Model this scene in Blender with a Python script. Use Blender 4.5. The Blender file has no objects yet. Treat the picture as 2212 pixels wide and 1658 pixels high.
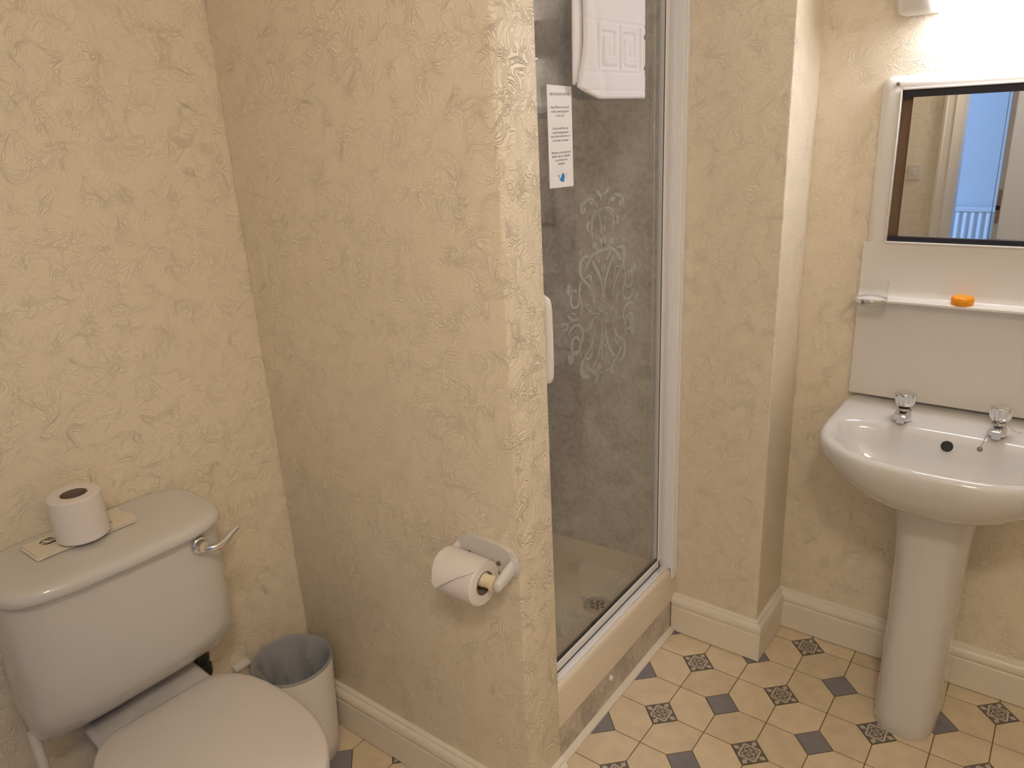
import bpy, bmesh, math, random
from mathutils import Vector, Matrix

random.seed(7)
SC = bpy.context.scene
COL = SC.collection
PI = math.pi

# ------------------------------------------------------------------ camera
CAM_P = Vector((0.46494, -1.72784, 1.49877))
R_ = Vector((0.80012533, 0.59784205, -0.04882969))
U_ = Vector((-0.15668775, 0.28689333, 0.94506146))
F_ = Vector((-0.57900639, 0.7485166, -0.32322514))
F_PX = 1621.376
cam = bpy.data.cameras.new('camera')
cam.sensor_width = 36.0
cam.sensor_fit = 'HORIZONTAL'
cam.lens = F_PX * 36.0 / 2212.0
cam.clip_start = 0.01
camo = bpy.data.objects.new('camera', cam)
COL.objects.link(camo)
camo.matrix_world = Matrix((
    (R_.x, U_.x, -F_.x, CAM_P.x), (R_.y, U_.y, -F_.y, CAM_P.y),
    (R_.z, U_.z, -F_.z, CAM_P.z), (0, 0, 0, 1)))
SC.camera = camo

# ------------------------------------------------------------------ world, light, exposure
w = bpy.data.worlds.new('world')
SC.world = w
w.use_nodes = True
w.node_tree.nodes['Background'].inputs[0].default_value = (0.45, 0.62, 1.0, 1)
w.node_tree.nodes['Background'].inputs[1].default_value = 0.6
SC.view_settings.view_transform = 'Standard'
SC.view_settings.look = 'None'
SC.view_settings.exposure = 0.0
SC.view_settings.gamma = 1.0
SC.view_settings.use_curve_mapping = False
LAMP_STRENGTH = 31.0
LAMP_COLOR = (0.99, 0.99, 1.06)
FILL_STRENGTH = 68.0  # brightness of the added ceiling fill
FILL_COLOR = (1.0, 0.87, 0.72)

def area(name, loc, target, size, size_y, power, color):
    l = bpy.data.lights.new(name, 'AREA')
    l.shape = 'RECTANGLE'; l.size = size; l.size_y = size_y
    l.energy = power; l.color = color
    o = bpy.data.objects.new(name, l); COL.objects.link(o)
    o.location = loc
    o.rotation_euler = (Vector(target) - Vector(loc)).to_track_quat('-Z', 'Y').to_euler()
    return o
# daylight coming in at the bedroom window beyond the bathroom door
area('window_daylight', (-2.15, -3.35, 1.4), (0.2, -3.75, 1.0), 1.0, 1.1, 52, (0.30, 0.52, 1.0))

# ------------------------------------------------------------------ helpers
def obj(name, me, mat=None, parent=None, loc=None, smooth=None):
    if isinstance(me, bmesh.types.BMesh):
        bm = me
        bmesh.ops.recalc_face_normals(bm, faces=bm.faces)
        me = bpy.data.meshes.new(name)
        bm.to_mesh(me); bm.free()
    if mat is not None:
        me.materials.clear() if len(me.materials) else None
        me.materials.append(mat)
    if smooth is not None:
        me.polygons.foreach_set('use_smooth', [True] * len(me.polygons))
        if smooth < 179:
            me.set_sharp_from_angle(angle=math.radians(smooth))
    o = bpy.data.objects.new(name, me)
    COL.objects.link(o)
    if parent is not None:
        o.parent = parent
    if loc is not None:
        o.location = loc
    return o

def thing(name, label, cat, loc=(0, 0, 0), group=None):
    o = bpy.data.objects.new(name, None)
    COL.objects.link(o)
    o.location = loc
    o.empty_display_size = 0.05
    o['label'] = label; o['category'] = cat
    if group: o['group'] = group
    return o

def tag(o, label, cat, group=None):
    o['label'] = label; o['category'] = cat
    if group: o['group'] = group
    return o

def struct(o):
    o['kind'] = 'structure'
    return o

def put(o, root):
    """parent o (built in world coordinates) to root, keeping its place"""
    bpy.context.view_layer.update()
    o.parent = root
    o.matrix_parent_inverse = Matrix.Translation(root_world(root)).inverted()
    return o

def root_world(o):
    v = Vector((0, 0, 0))
    while o is not None:
        v = v + o.location
        o = o.parent
    return v

def part(name, me, mat, root, smooth=None, label=None):
    o = obj(name, me, mat, None, None, smooth)
    o.parent = root
    o.location = -root_world(root)
    if label: o['label'] = label
    return o

def box(bm, x0, x1, y0, y1, z0, z1, bevel=0.0, seg=2):
    vs = [bm.verts.new(p) for p in ((x0, y0, z0), (x1, y0, z0), (x1, y1, z0), (x0, y1, z0),
                                    (x0, y0, z1), (x1, y0, z1), (x1, y1, z1), (x0, y1, z1))]
    fs = [bm.faces.new([vs[i] for i in f]) for f in
          ((3, 2, 1, 0), (4, 5, 6, 7), (0, 1, 5, 4), (1, 2, 6, 5), (2, 3, 7, 6), (3, 0, 4, 7))]
    if bevel > 0:
        es = list({e for f in fs for e in f.edges})
        bmesh.ops.bevel(bm, geom=es, offset=bevel, segments=seg, affect='EDGES', profile=0.5)
    return bm

def boxm(*a, **k):
    bm = bmesh.new()
    box(bm, *a, **k)
    return bm

def loft(bm, loops, cap0=True, cap1=True, closed=True):
    rings = [[bm.verts.new(p) for p in l] for l in loops]
    n = len(rings[0])
    for a, b in zip(rings[:-1], rings[1:]):
        for i in range(n if closed else n - 1):
            j = (i + 1) % n
            bm.faces.new((a[i], a[j], b[j], b[i]))
    if closed and cap0: bm.faces.new(list(reversed(rings[0])))
    if closed and cap1: bm.faces.new(rings[-1])
    return bm

def lathe(bm, prof, center=(0, 0, 0), axis='z', n=32, cap0=True, cap1=True):
    """prof: list of (radius, height)"""
    loops = []
    for r, h in prof:
        l = []
        for i in range(n):
            a = 2 * PI * i / n
            c, s = r * math.cos(a), r * math.sin(a)
            p = {'z': (c, s, h), 'x': (h, c, s), 'y': (c, h, s)}[axis]
            l.append((p[0] + center[0], p[1] + center[1], p[2] + center[2]))
        loops.append(l)
    return loft(bm, loops, cap0, cap1)

def ring(bm, prof, center=(0, 0, 0), axis='z', n=32):
    """closed profile revolved (torus-like)"""
    loops = []
    for r, h in prof + prof[:1]:
        l = []
        for i in range(n):
            a = 2 * PI * i / n
            c, s = r * math.cos(a), r * math.sin(a)
            p = {'z': (c, s, h), 'x': (h, c, s), 'y': (c, h, s)}[axis]
            l.append((p[0] + center[0], p[1] + center[1], p[2] + center[2]))
        loops.append(l)
    loft(bm, loops, False, False)
    bmesh.ops.remove_doubles(bm, verts=bm.verts, dist=1e-6)
    return bm

def catmull(pts, per=6):
    P = [Vector(p) for p in pts]
    if len(P) < 3:
        return [P[0].lerp(P[-1], i / per) for i in range(per + 1)]
    out = []
    for i in range(len(P) - 1):
        p0 = P[max(i - 1, 0)]; p1 = P[i]; p2 = P[i + 1]; p3 = P[min(i + 2, len(P) - 1)]
        for k in range(per):
            t = k / per
            out.append(0.5 * ((2 * p1) + (p2 - p0) * t + (2 * p0 - 5 * p1 + 4 * p2 - p3) * t * t
                              + (-p0 + 3 * p1 - 3 * p2 + p3) * t * t * t))
    out.append(P[-1])
    return out

def tube(bm, pts, radius, n=12, per=0, flat=(1, 1)):
    P = catmull(pts, per) if per else [Vector(p) for p in pts]
    m = len(P)
    rad = radius if callable(radius) else (lambda t: radius)
    loops = []
    up = None
    for i, p in enumerate(P):
        t = (P[min(i + 1, m - 1)] - P[max(i - 1, 0)]).normalized()
        if up is None:
            up = Vector((0, 0, 1)) if abs(t.z) < 0.9 else Vector((1, 0, 0))
        a = t.cross(up).normalized(); b = a.cross(t).normalized()
        up = b
        r = rad(i / (m - 1))
        loops.append([tuple(p + a * (r * flat[0] * math.cos(2 * PI * k / n)) + b * (r * flat[1] * math.sin(2 * PI * k / n))) for k in range(n)])
    return loft(bm, loops)

def sgnpow(v, e):
    return math.copysign(abs(v) ** e, v)

def superell(cx, cy, a, bf, bb, z, n=2.5, nb=None, N=96):
    """closed outline; bf = reach towards -y, bb = reach towards +y"""
    nb = nb or n
    out = []
    for i in range(N):
        t = 2 * PI * i / N
        c, s = math.cos(t), math.sin(t)
        if s <= 0:
            out.append((cx + a * sgnpow(c, 2 / n), cy + bf * sgnpow(s, 2 / n), z))
        else:
            out.append((cx + a * sgnpow(c, 2 / nb), cy + bb * sgnpow(s, 2 / nb), z))
    return out

def plate(bm, outline, h0, h1, to3, bevel=0.0):
    """extruded flat outline; to3 maps (u, v, h) to a point"""
    n = len(outline)
    a = [bm.verts.new(to3(u, v, h0)) for u, v in outline]
    b = [bm.verts.new(to3(u, v, h1)) for u, v in outline]
    f0 = bm.faces.new(list(reversed(a))); f1 = bm.faces.new(b)
    for i in range(n):
        j = (i + 1) % n
        bm.faces.new((a[i], a[j], b[j], b[i]))
    if bevel:
        bmesh.ops.bevel(bm, geom=list(f1.edges), offset=bevel, segments=2, affect='EDGES')
    return bm

# ------------------------------------------------------------------ materials
def mat(name, color=(0.8, 0.8, 0.8), rough=0.5, metal=0.0, spec=0.5, coat=0.0, trans=0.0, ior=1.45):
    m = bpy.data.materials.new(name)
    m.use_nodes = True
    b = m.node_tree.nodes['Principled BSDF']
    b.inputs['Base Color'].default_value = (*color, 1)
    b.inputs['Roughness'].default_value = rough
    b.inputs['Metallic'].default_value = metal
    b.inputs['Specular IOR Level'].default_value = spec
    b.inputs['Coat Weight'].default_value = coat
    b.inputs['Transmission Weight'].default_value = trans
    b.inputs['IOR'].default_value = ior
    return m

class NT:
    def __init__(s, m):
        s.t = m.node_tree; s.b = s.t.nodes.get('Principled BSDF')
    def n(s, typ, **k):
        x = s.t.nodes.new(typ)
        for a, v in k.items():
            if a in x.inputs: x.inputs[a].default_value = v
            else: setattr(x, a, v)
        return x
    def l(s, a, b): s.t.links.new(a, b)
    def math(s, op, a, b=None, c=None):
        x = s.t.nodes.new('ShaderNodeMath'); x.operation = op
        for i, v in enumerate((a, b, c)):
            if v is None: continue
            if isinstance(v, (int, float)): x.inputs[i].default_value = v
            else: s.l(v, x.inputs[i])
        return x.outputs[0]
    def pos(s):
        return s.n('ShaderNodeNewGeometry').outputs['Position']
    def ramp(s, fac, stops):
        r = s.n('ShaderNodeValToRGB')
        e = r.color_ramp.elements
        e[0].position, e[0].color = stops[0][0], (*stops[0][1], 1)
        e[1].position, e[1].color = stops[1][0], (*stops[1][1], 1)
        for p, c in stops[2:]:
            q = e.new(p); q.color = (*c, 1)
        s.l(fac, r.inputs[0])
        return r.outputs[0]
    def bump(s, h, strength=0.5, dist=0.002):
        b = s.n('ShaderNodeBump'); b.inputs['Strength'].default_value = strength
        b.inputs['Distance'].default_value = dist
        s.l(h, b.inputs['Height']); s.l(b.outputs[0], s.b.inputs['Normal'])
        return b

def wallpaper(name, color, depth=1.0):
    m = mat(name, color, 0.42, spec=0.45)
    t = NT(m)
    p = t.pos()
    n1 = t.n('ShaderNodeTexNoise'); n1.inputs['Scale'].default_value = 24; n1.inputs['Detail'].default_value = 2.0
    n1.inputs['Distortion'].default_value = 0.5
    t.l(p, n1.inputs['Vector'])
    wv = t.math('SINE', t.math('MULTIPLY', n1.outputs['Fac'], 112.0))
    wv = t.math('POWER', t.math('MULTIPLY_ADD', wv, 0.5, 0.5), 3.2)
    n2 = t.n('ShaderNodeTexNoise'); n2.inputs['Scale'].default_value = 75; n2.inputs['Detail'].default_value = 3
    t.l(p, n2.inputs['Vector'])
    n3 = t.n('ShaderNodeTexNoise'); n3.inputs['Scale'].default_value = 28; n3.inputs['Detail'].default_value = 2
    t.l(p, n3.inputs['Vector'])
    mask = t.math('SMOOTH_MIN', t.math('MAXIMUM', t.math('MULTIPLY_ADD', n3.outputs['Fac'], 3.0, -0.9), 0.25), 1.0, 0.2)
    h = t.math('ADD', t.math('MULTIPLY', wv, mask), t.math('MULTIPLY', n2.outputs['Fac'], 0.3))
    t.bump(h, 1.0, 0.00095 * depth)
    return m

M = {}
M['wall'] = wallpaper('wallpaper_cream', (0.86, 0.765, 0.61))
M['wall_end'] = wallpaper('wallpaper_cream_deep', (0.86, 0.765, 0.61), 1.9)
M['plain_wall'] = mat('paint_cream', (0.80, 0.70, 0.55), 0.6)
M['ceiling'] = mat('ceiling_white', (0.84, 0.80, 0.72), 0.8)
M['gloss'] = mat('gloss_cream_paint', (0.88, 0.81, 0.69), 0.28, spec=0.5)
M['ceramic'] = mat('ceramic_white', (0.70, 0.68, 0.655), 0.10, spec=0.6, coat=0.3)
M['seat'] = mat('seat_plastic', (0.735, 0.69, 0.655), 0.42)
M['moulding'] = mat('moulded_white', (0.78, 0.745, 0.70), 0.22, spec=0.5)
M['tray'] = mat('tray_acrylic', (0.87, 0.77, 0.63), 0.18)
M['white'] = mat('white_plastic', (0.84, 0.81, 0.77), 0.3)
M['alu'] = mat('white_enamel_metal', (0.90, 0.90, 0.93), 0.3)
M['chrome'] = mat('chrome', (0.80, 0.80, 0.81), 0.08, metal=1.0)
M['dull_metal'] = mat('dull_metal', (0.30, 0.27, 0.25), 0.35, metal=0.8)
M['black'] = mat('black_plastic', (0.015, 0.014, 0.014), 0.35)
M['dark_fill'] = mat('black_fill', (0.02, 0.019, 0.017), 0.5)  # black for painted shade in the door's bottom gaps, and for the overflow hole
M['seal_grey'] = mat('grey_seal', (0.12, 0.115, 0.11), 0.5)
M['gap'] = mat('dark_gap', (0.03, 0.025, 0.02), 0.8)
M['track'] = mat('mirror_track_black', (0.022, 0.022, 0.03), 0.35)
M['mirror'] = mat('mirror_silver', (0.93, 0.94, 0.94), 0.0, metal=1.0)
M['mirror_edge'] = mat('mirror_edge', (0.10, 0.09, 0.10), 0.2)
M['paper'] = mat('toilet_tissue', (0.84, 0.79, 0.77), 0.95, spec=0.1)
M['card'] = mat('cardboard_core', (0.25, 0.19, 0.15), 0.9)
M['napkin'] = mat('paper_napkin', (0.84, 0.77, 0.64), 0.9, spec=0.1)
M['ink'] = mat('black_ink', (0.03, 0.03, 0.035), 0.7)
M['notice'] = mat('notice_paper', (0.86, 0.84, 0.86), 0.5)
M['notice_ink'] = mat('notice_ink', (0.12, 0.12, 0.16), 0.7)
M['blue_ink'] = mat('blue_print', (0.012, 0.21, 0.62), 0.6)
M['spindle'] = mat('cream_spindle', (0.82, 0.70, 0.48), 0.4)
M['soap'] = mat('amber_soap', (0.95, 0.36, 0.012), 0.3)
_b = M['soap'].node_tree.nodes['Principled BSDF']
_b.inputs['Subsurface Weight'].default_value = 0.35
_b.inputs['Subsurface Radius'].default_value = (0.01, 0.004, 0.001)
M['door'] = mat('door_paint', (0.50, 0.53, 0.60), 0.45)
M['switch'] = mat('switch_plastic', (0.74, 0.68, 0.60), 0.45)
M['bed_wall'] = mat('bedroom_wall', (0.76, 0.77, 0.78), 0.8)
M['carpet'] = mat('bedroom_carpet', (0.25, 0.22, 0.2), 0.95)
M['radiator'] = mat('radiator_white', (0.85, 0.86, 0.87), 0.4)

# towel: white terry
m = mat('terry_towel', (0.83, 0.815, 0.86), 0.95, spec=0.1)
t = NT(m); n = t.n('ShaderNodeTexNoise'); n.inputs['Scale'].default_value = 520; n.inputs['Detail'].default_value = 2
t.l(t.pos(), n.inputs['Vector']); t.bump(n.outputs['Fac'], 0.7, 0.0012)
M['towel'] = m

# stone shower panel
def stone(name, c0, c1, c2, rough):
    m = mat(name, c0, rough)
    t = NT(m); p = t.pos()
    a = t.n('ShaderNodeTexNoise'); a.inputs['Scale'].default_value = 9; a.inputs['Detail'].default_value = 8; a.inputs['Roughness'].default_value = 0.62
    a.inputs['Distortion'].default_value = 0.6
    t.l(p, a.inputs['Vector'])
    b = t.n('ShaderNodeTexNoise'); b.inputs['Scale'].default_value = 70; b.inputs['Detail'].default_value = 5
    t.l(p, b.inputs['Vector'])
    f = t.math('ADD', t.math('MULTIPLY', a.outputs['Fac'], 0.62), t.math('MULTIPLY', b.outputs['Fac'], 0.38))
    t.l(t.ramp(f, [(0.40, c0), (0.60, c2), (0.5, c1)]), t.b.inputs['Base Color'])
    return m
M['stone'] = stone('shower_stone_panel', (0.56, 0.525, 0.52), (0.73, 0.69, 0.685), (0.86, 0.83, 0.83), 0.35)
M['marble'] = stone('plinth_marble', (0.44, 0.39, 0.33), (0.60, 0.53, 0.46), (0.70, 0.63, 0.54), 0.3)

# floor tiles
def tile_mat(name, base, var, rough):
    m = mat(name, base, rough, spec=0.4)
    t = NT(m)
    a = t.n('ShaderNodeTexNoise'); a.inputs['Scale'].default_value = 22; a.inputs['Detail'].default_value = 5
    t.l(t.pos(), a.inputs['Vector'])
    oi = t.n('ShaderNodeObjectInfo')
    f = t.math('ADD', t.math('MULTIPLY', a.outputs['Fac'], 0.75), t.math('MULTIPLY', oi.outputs['Random'], 0.25))
    lo = tuple(c * (1 - var) for c in base); hi = tuple(min(1, c * (1 + var)) for c in base)
    t.l(t.ramp(f, [(0.25, lo), (0.75, hi)]), t.b.inputs['Base Color'])
    return m
M['tile'] = tile_mat('vinyl_tile_cream', (0.80, 0.665, 0.475), 0.12, 0.38)
M['dot'] = tile_mat('vinyl_inset_slate', (0.265, 0.255, 0.27), 0.16, 0.4)
M['grout'] = mat('vinyl_joint', (0.20, 0.135, 0.07), 0.6)

def pattern_mat():
    m = mat('vinyl_inset_patterned', (0.15, 0.13, 0.12), 0.4)
    t = NT(m)
    uv = t.n('ShaderNodeUVMap'); uv.uv_map = 'UVMap'
    sp = t.n('ShaderNodeSeparateXYZ'); t.l(uv.outputs[0], sp.inputs[0])
    u, v = sp.outputs[0], sp.outputs[1]           # -1..1 along the inset's own edges
    au, av = t.math('ABSOLUTE', u), t.math('ABSOLUTE', v)
    d1 = t.math('ADD', au, av)
    mx = t.math('MAXIMUM', au, av); mn = t.math('MINIMUM', au, av)
    dif = t.math('ABSOLUTE', t.math('SUBTRACT', au, av))
    r = t.math('SQRT', t.math('ADD', t.math('MULTIPLY', u, u), t.math('MULTIPLY', v, v)))
    lines = []
    def band(x, c, w):
        return t.math('LESS_THAN', t.math('ABSOLUTE', t.math('SUBTRACT', x, c)), w)
    lines.append(t.math('MULTIPLY', band(d1, 0.92, 0.10), t.math('LESS_THAN', mx, 0.92)))      # inner lozenge whose strokes run on
    th = t.math('ARCTAN2', v, u)
    pet = t.math('MULTIPLY', t.math('ABSOLUTE', t.math('COSINE', t.math('MULTIPLY', th, 2.0))), 0.60)
    lines.append(t.math('MULTIPLY', band(r, pet, 0.055), t.math('LESS_THAN', r, 0.66)))           # four-petal flower outline
    pet2 = t.math('MULTIPLY', t.math('ABSOLUTE', t.math('SINE', t.math('MULTIPLY', th, 2.0))), 0.36)
    lines.append(band(r, pet2, 0.05))
    # corner leaves
    cu = t.math('SUBTRACT', au, 0.72); cv = t.math('SUBTRACT', av, 0.72)
    rr = t.math('SQRT', t.math('ADD', t.math('MULTIPLY', cu, cu), t.math('MULTIPLY', cv, cv)))
    lines.append(band(rr, 0.13, 0.055))
    lines.append(t.math('MULTIPLY', t.math('LESS_THAN', mn, 0.16), band(mx, 0.88, 0.05)))
    lines.append(t.math('MULTIPLY', t.math('LESS_THAN', dif, 0.07), t.math('GREATER_THAN', d1, 1.02)))
    s = lines[0]
    for q in lines[1:]: s = t.math('MAXIMUM', s, q)
    s = t.math('MULTIPLY', s, t.math('LESS_THAN', mx, 0.93))
    mix = t.n('ShaderNodeMix'); mix.data_type = 'RGBA'
    mix.inputs['A'].default_value = (0.19, 0.165, 0.145, 1); mix.inputs['B'].default_value = (0.64, 0.56, 0.46, 1)
    t.l(s, mix.inputs['Factor']); t.l(mix.outputs['Result'], t.b.inputs['Base Color'])
    return m
M['pattern'] = pattern_mat()

# clear pane: real transmission + fresnel reflection
def pane(name, tint, refl=1.8, base=0.06):
    m = bpy.data.materials.new(name); m.use_nodes = True
    nt = m.node_tree; nt.nodes.clear()
    out = nt.nodes.new('ShaderNodeOutputMaterial')
    tr = nt.nodes.new('ShaderNodeBsdfTransparent'); tr.inputs[0].default_value = (*tint, 1)
    gl = nt.nodes.new('ShaderNodeBsdfGlossy'); gl.inputs['Roughness'].default_value = 0.0
    lw = nt.nodes.new('ShaderNodeLayerWeight')
    pw = nt.nodes.new('ShaderNodeMath'); pw.operation = 'POWER'; pw.inputs[1].default_value = 5.0
    nt.links.new(lw.outputs['Facing'], pw.inputs[0])
    fr = nt.nodes.new('ShaderNodeMath'); fr.operation = 'MULTIPLY_ADD'; fr.inputs[1].default_value = refl; fr.inputs[2].default_value = base
    nt.links.new(pw.outputs[0], fr.inputs[0])
    mx = nt.nodes.new('ShaderNodeMixShader')
    nt.links.new(fr.outputs[0], mx.inputs[0]); nt.links.new(tr.outputs[0], mx.inputs[1]); nt.links.new(gl.outputs[0], mx.inputs[2])
    nt.links.new(mx.outputs[0], out.inputs[0])
    return m
M['glass'] = pane('clear_glass', (0.982, 0.988, 0.982))
M['tumbler'] = pane('tumbler_glass', (0.993, 0.995, 0.993), 0.5, 0.02)

# etched glass
m = bpy.data.materials.new('etched_glass'); m.use_nodes = True
nt = m.node_tree; nt.nodes.clear()
out = nt.nodes.new('ShaderNodeOutputMaterial')
tr = nt.nodes.new('ShaderNodeBsdfTransparent'); tr.inputs[0].default_value = (0.9, 0.93, 0.9, 1)
df = nt.nodes.new('ShaderNodeBsdfDiffuse'); df.inputs[0].default_value = (0.50, 0.53, 0.47, 1)
mx = nt.nodes.new('ShaderNodeMixShader'); mx.inputs[0].default_value = 0.5
nt.links.new(tr.outputs[0], mx.inputs[1]); nt.links.new(df.outputs[0], mx.inputs[2]); nt.links.new(mx.outputs[0], out.inputs[0])
M['etch'] = m

# bin liner
m = mat('bin_liner_film', (0.35, 0.36, 0.385), 0.4, spec=0.4)
M['liner'] = m
m = mat('bin_side', (0.84, 0.815, 0.80), 0.6)
t = NT(m); n = t.n('ShaderNodeTexNoise'); n.inputs['Scale'].default_value = 240; n.inputs['Detail'].default_value = 2
t.l(t.pos(), n.inputs['Vector']); t.bump(n.outputs['Fac'], 0.5, 0.001)
M['bin'] = m

def emit(name, color, strength):
    m = bpy.data.materials.new(name); m.use_nodes = True
    nt = m.node_tree; nt.nodes.clear()
    out = nt.nodes.new('ShaderNodeOutputMaterial')
    e = nt.nodes.new('ShaderNodeEmission'); e.inputs[0].default_value = (*color, 1); e.inputs[1].default_value = strength
    nt.links.new(e.outputs[0], out.inputs[0])
    return m
M['diffuser'] = emit('lit_diffuser', LAMP_COLOR, LAMP_STRENGTH)
M['fill_glow'] = emit('lit_fill_bowl', FILL_COLOR, FILL_STRENGTH)

# ------------------------------------------------------------------ room shell
XL, YP0, YP1, XP = -1.043, -0.7355, -0.617, -0.308      # toilet wall, partition faces, partition end
YC, XC, YD, XR, YF = 0.11, -0.115, 0.311, 1.05, -2.30   # pier face, pier side, basin wall, right wall, door wall
ZC = 2.40
T_ = 0.12

def wall(name, *a, bevel=0.0, m='wall'):
    return struct(obj(name, boxm(*a, bevel=bevel, seg=3), M[m], smooth=40))

SKEW = math.radians(-4.0)                 # the toilet wall stands four degrees out of square
PIV = Vector((XL, YP0, 0))
def skew(o):
    p = Matrix.Rotation(SKEW, 3, 'Z') @ (Vector(o.location) - PIV) + PIV
    o.location = p
    o.rotation_euler = (0, 0, SKEW)
    return o
skew(wall('wall_left', XL - T_, XL, YF - T_ - 0.05, YP0 + 0.002, 0, ZC))
wall('wall_shower_outer', XL - T_, XL, YP0 + 0.002, YD + T_, 0, ZC)
pw = wall('wall_partition', XL, XP, YP0, YP1, 0, ZC, bevel=0.004)
pw.data.materials.append(M['wall_end'])           # same paper, relief deepened on the narrow end to stand in for grazing light
for p in pw.data.polygons:
    if p.normal.x > 0.5: p.material_index = 1
bm = bmesh.new(); box(bm, XL, XC, YC, YD + T_, 0, ZC, bevel=0.004, seg=3)
struct(obj('wall_pier', bm, M['wall'], smooth=40))
wall('wall_back', XC, XR, YD, YD + T_, 0, ZC)
wall('wall_right', XR, XR + T_, YF - T_, YD + T_, 0, ZC)
DX0, DX1, DZ = -0.125, 0.675, 2.0
wall('wall_front', XL - T_, DX0, YF - T_, YF, 0, ZC)
wall('wall_front', DX1, XR, YF - T_, YF, 0, ZC)
wall('wall_front', DX0, DX1, YF - T_, YF, DZ, ZC)
struct(obj('ceiling', boxm(XL - T_, XR + T_, YF - T_, YD + T_, ZC, ZC + 0.1), M['ceiling']))

# bedroom seen in the mirror through the doorway
struct(obj('floor', boxm(-2.2, 1.9, -4.62, YF - T_, -0.06, 0.0), M['carpet']))
struct(obj('ceiling', boxm(-2.2, 1.9, -4.62, YF - T_, ZC, ZC + 0.1), M['ceiling']))
struct(obj('wall_bedroom', boxm(-2.2, 1.9, -4.62, -4.5, 0, ZC), M['bed_wall']))
struct(obj('wall_bedroom', boxm(1.8, 1.9, -4.5, YF - T_, 0, ZC), M['bed_wall']))
bm = bmesh.new()
for a in ((-2.3, -2.2, -4.5, YF - T_, 0, 0.8), (-2.3, -2.2, -4.5, YF - T_, 2.0, ZC),
          (-2.3, -2.2, -4.5, -3.9, 0.8, 2.0), (-2.3, -2.2, -2.8, YF - T_, 0.8, 2.0)):
    box(bm, *a)
struct(obj('wall_bedroom', bm, M['bed_wall']))
wd = struct(obj('window_1', boxm(-2.27, -2.262, -3.9, -2.8, 0.8, 2.0), M['glass']))
bm = bmesh.new()
for a in ((-2.29, -2.23, -3.9, -3.85, 0.8, 2.0), (-2.29, -2.23, -2.85, -2.8, 0.8, 2.0), (-2.29, -2.23, -3.85, -2.85, 0.8, 0.85),
          (-2.29, -2.23, -3.85, -2.85, 1.95, 2.0), (-2.29, -2.23, -3.37, -3.33, 0.85, 1.95)):
    box(bm, *a, bevel=0.004)
part('window_frame', bm, M['white'], wd)

# baseboards -------------------------------------------------------
PROF = [(0.0, 0.003), (0.018, 0.003), (0.018, 0.086), (0.0165, 0.0885), (0.0155, 0.090), (0.0175, 0.0925),
        (0.0195, 0.097), (0.0205, 0.103), (0.0195, 0.110), (0.0165, 0.1165), (0.0125, 0.1205), (0.0105, 0.1215),
        (0.0105, 0.1235), (0.0095, 0.127), (0.006, 0.1295), (0.0, 0.130)]
def baseboard(name, P, Q, nrm, k0, k1):
    P, Q, nrm = Vector((*P, 0)), Vector((*Q, 0)), Vector((*nrm, 0))
    d = (Q - P).normalized()
    bm = bmesh.new()
    loops = [[tuple(P + nrm * a - d * (a * k0) + Vector((0, 0, z))) for a, z in PROF],
             [tuple(Q + nrm * a + d * (a * k1) + Vector((0, 0, z))) for a, z in PROF]]
    loft(bm, loops)
    return struct(obj(name, bm, M['gloss'], smooth=30))
skew(baseboard('baseboard_left', (XL, YF), (XL, YP0), (1, 0), -1, -1))
baseboard('baseboard_partition', (XL, YP0), (XP, YP0), (0, -1), -1, 1)
baseboard('baseboard_partition_end', (XP, YP0), (XP, YP1), (1, 0), 1, 0)
baseboard('baseboard_pier', (-0.3705, YC), (XC, YC), (0, -1), 0, 1)
baseboard('baseboard_return', (XC, YC), (XC, YD), (1, 0), 1, -1)
baseboard('baseboard_back', (XC, YD), (XR, YD), (0, -1), -1, -1)
baseboard('baseboard_right', (XR, YD), (XR, YF), (-1, 0), -1, -1)
baseboard('baseboard_front', (XL - 0.1, YF), (DX0 - 0.09, YF), (0, 1), -1, 0)
baseboard('baseboard_front', (DX1 + 0.09, YF), (XR, YF), (0, 1), 0, -1)

# floor: slab in the joint colour, every vinyl tile a piece of its own ---------
fl = struct(obj('floor', boxm(XL - T_, XR + T_, YF - T_, YD + T_, -0.06, -0.0011), M['grout']))
S = 0.12
H = 0.389
G = 0.0013 / S
def hex_mesh(odd):
    bm = bmesh.new()
    # square 0..1; chamfer two opposite corners
    g, h = G, H
    if not odd:   # dots at (0,0) and (1,1)
        pts = [(h + g, g), (1 - g, g), (1 - g, 1 - h - g), (1 - h - g, 1 - g), (g, 1 - g), (g, h + g)]
    else:         # dots at (1,0) and (0,1)
        pts = [(g, g), (1 - h - g, g), (1 - g, h + g), (1 - g, 1 - g), (h + g, 1 - g), (g, 1 - h - g)]
    plate(bm, [(u * S - S / 2, v * S - S / 2) for u, v in pts], -0.003, 0.0, lambda u, v, z: (u, v, z))
    me = bpy.data.meshes.new('hexagon_tile'); bm.to_mesh(me); bm.free()
    me.materials.append(M['tile'])
    return me
def dot_mesh(mt):
    bm = bmesh.new()
    q = (H - 1.1 * G) * S
    plate(bm, [(-q, 0), (0, -q), (q, 0), (0, q)], -0.003, 0.0002, lambda u, v, z: (u, v, z))
    uvl = bm.loops.layers.uv.new('UVMap')
    for f in bm.faces:
        for lp in f.loops:
            x, y = lp.vert.co.x / q, lp.vert.co.y / q
            lp[uvl].uv = (x + y, x - y)
    me = bpy.data.meshes.new('inset_tile'); bm.to_mesh(me); bm.free()
    me.materials.append(mt)
    return me
HEX = [hex_mesh(False), hex_mesh(True)]
DOT = {'p': dot_mesh(M['pattern']), 's': dot_mesh(M['dot'])}
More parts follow.
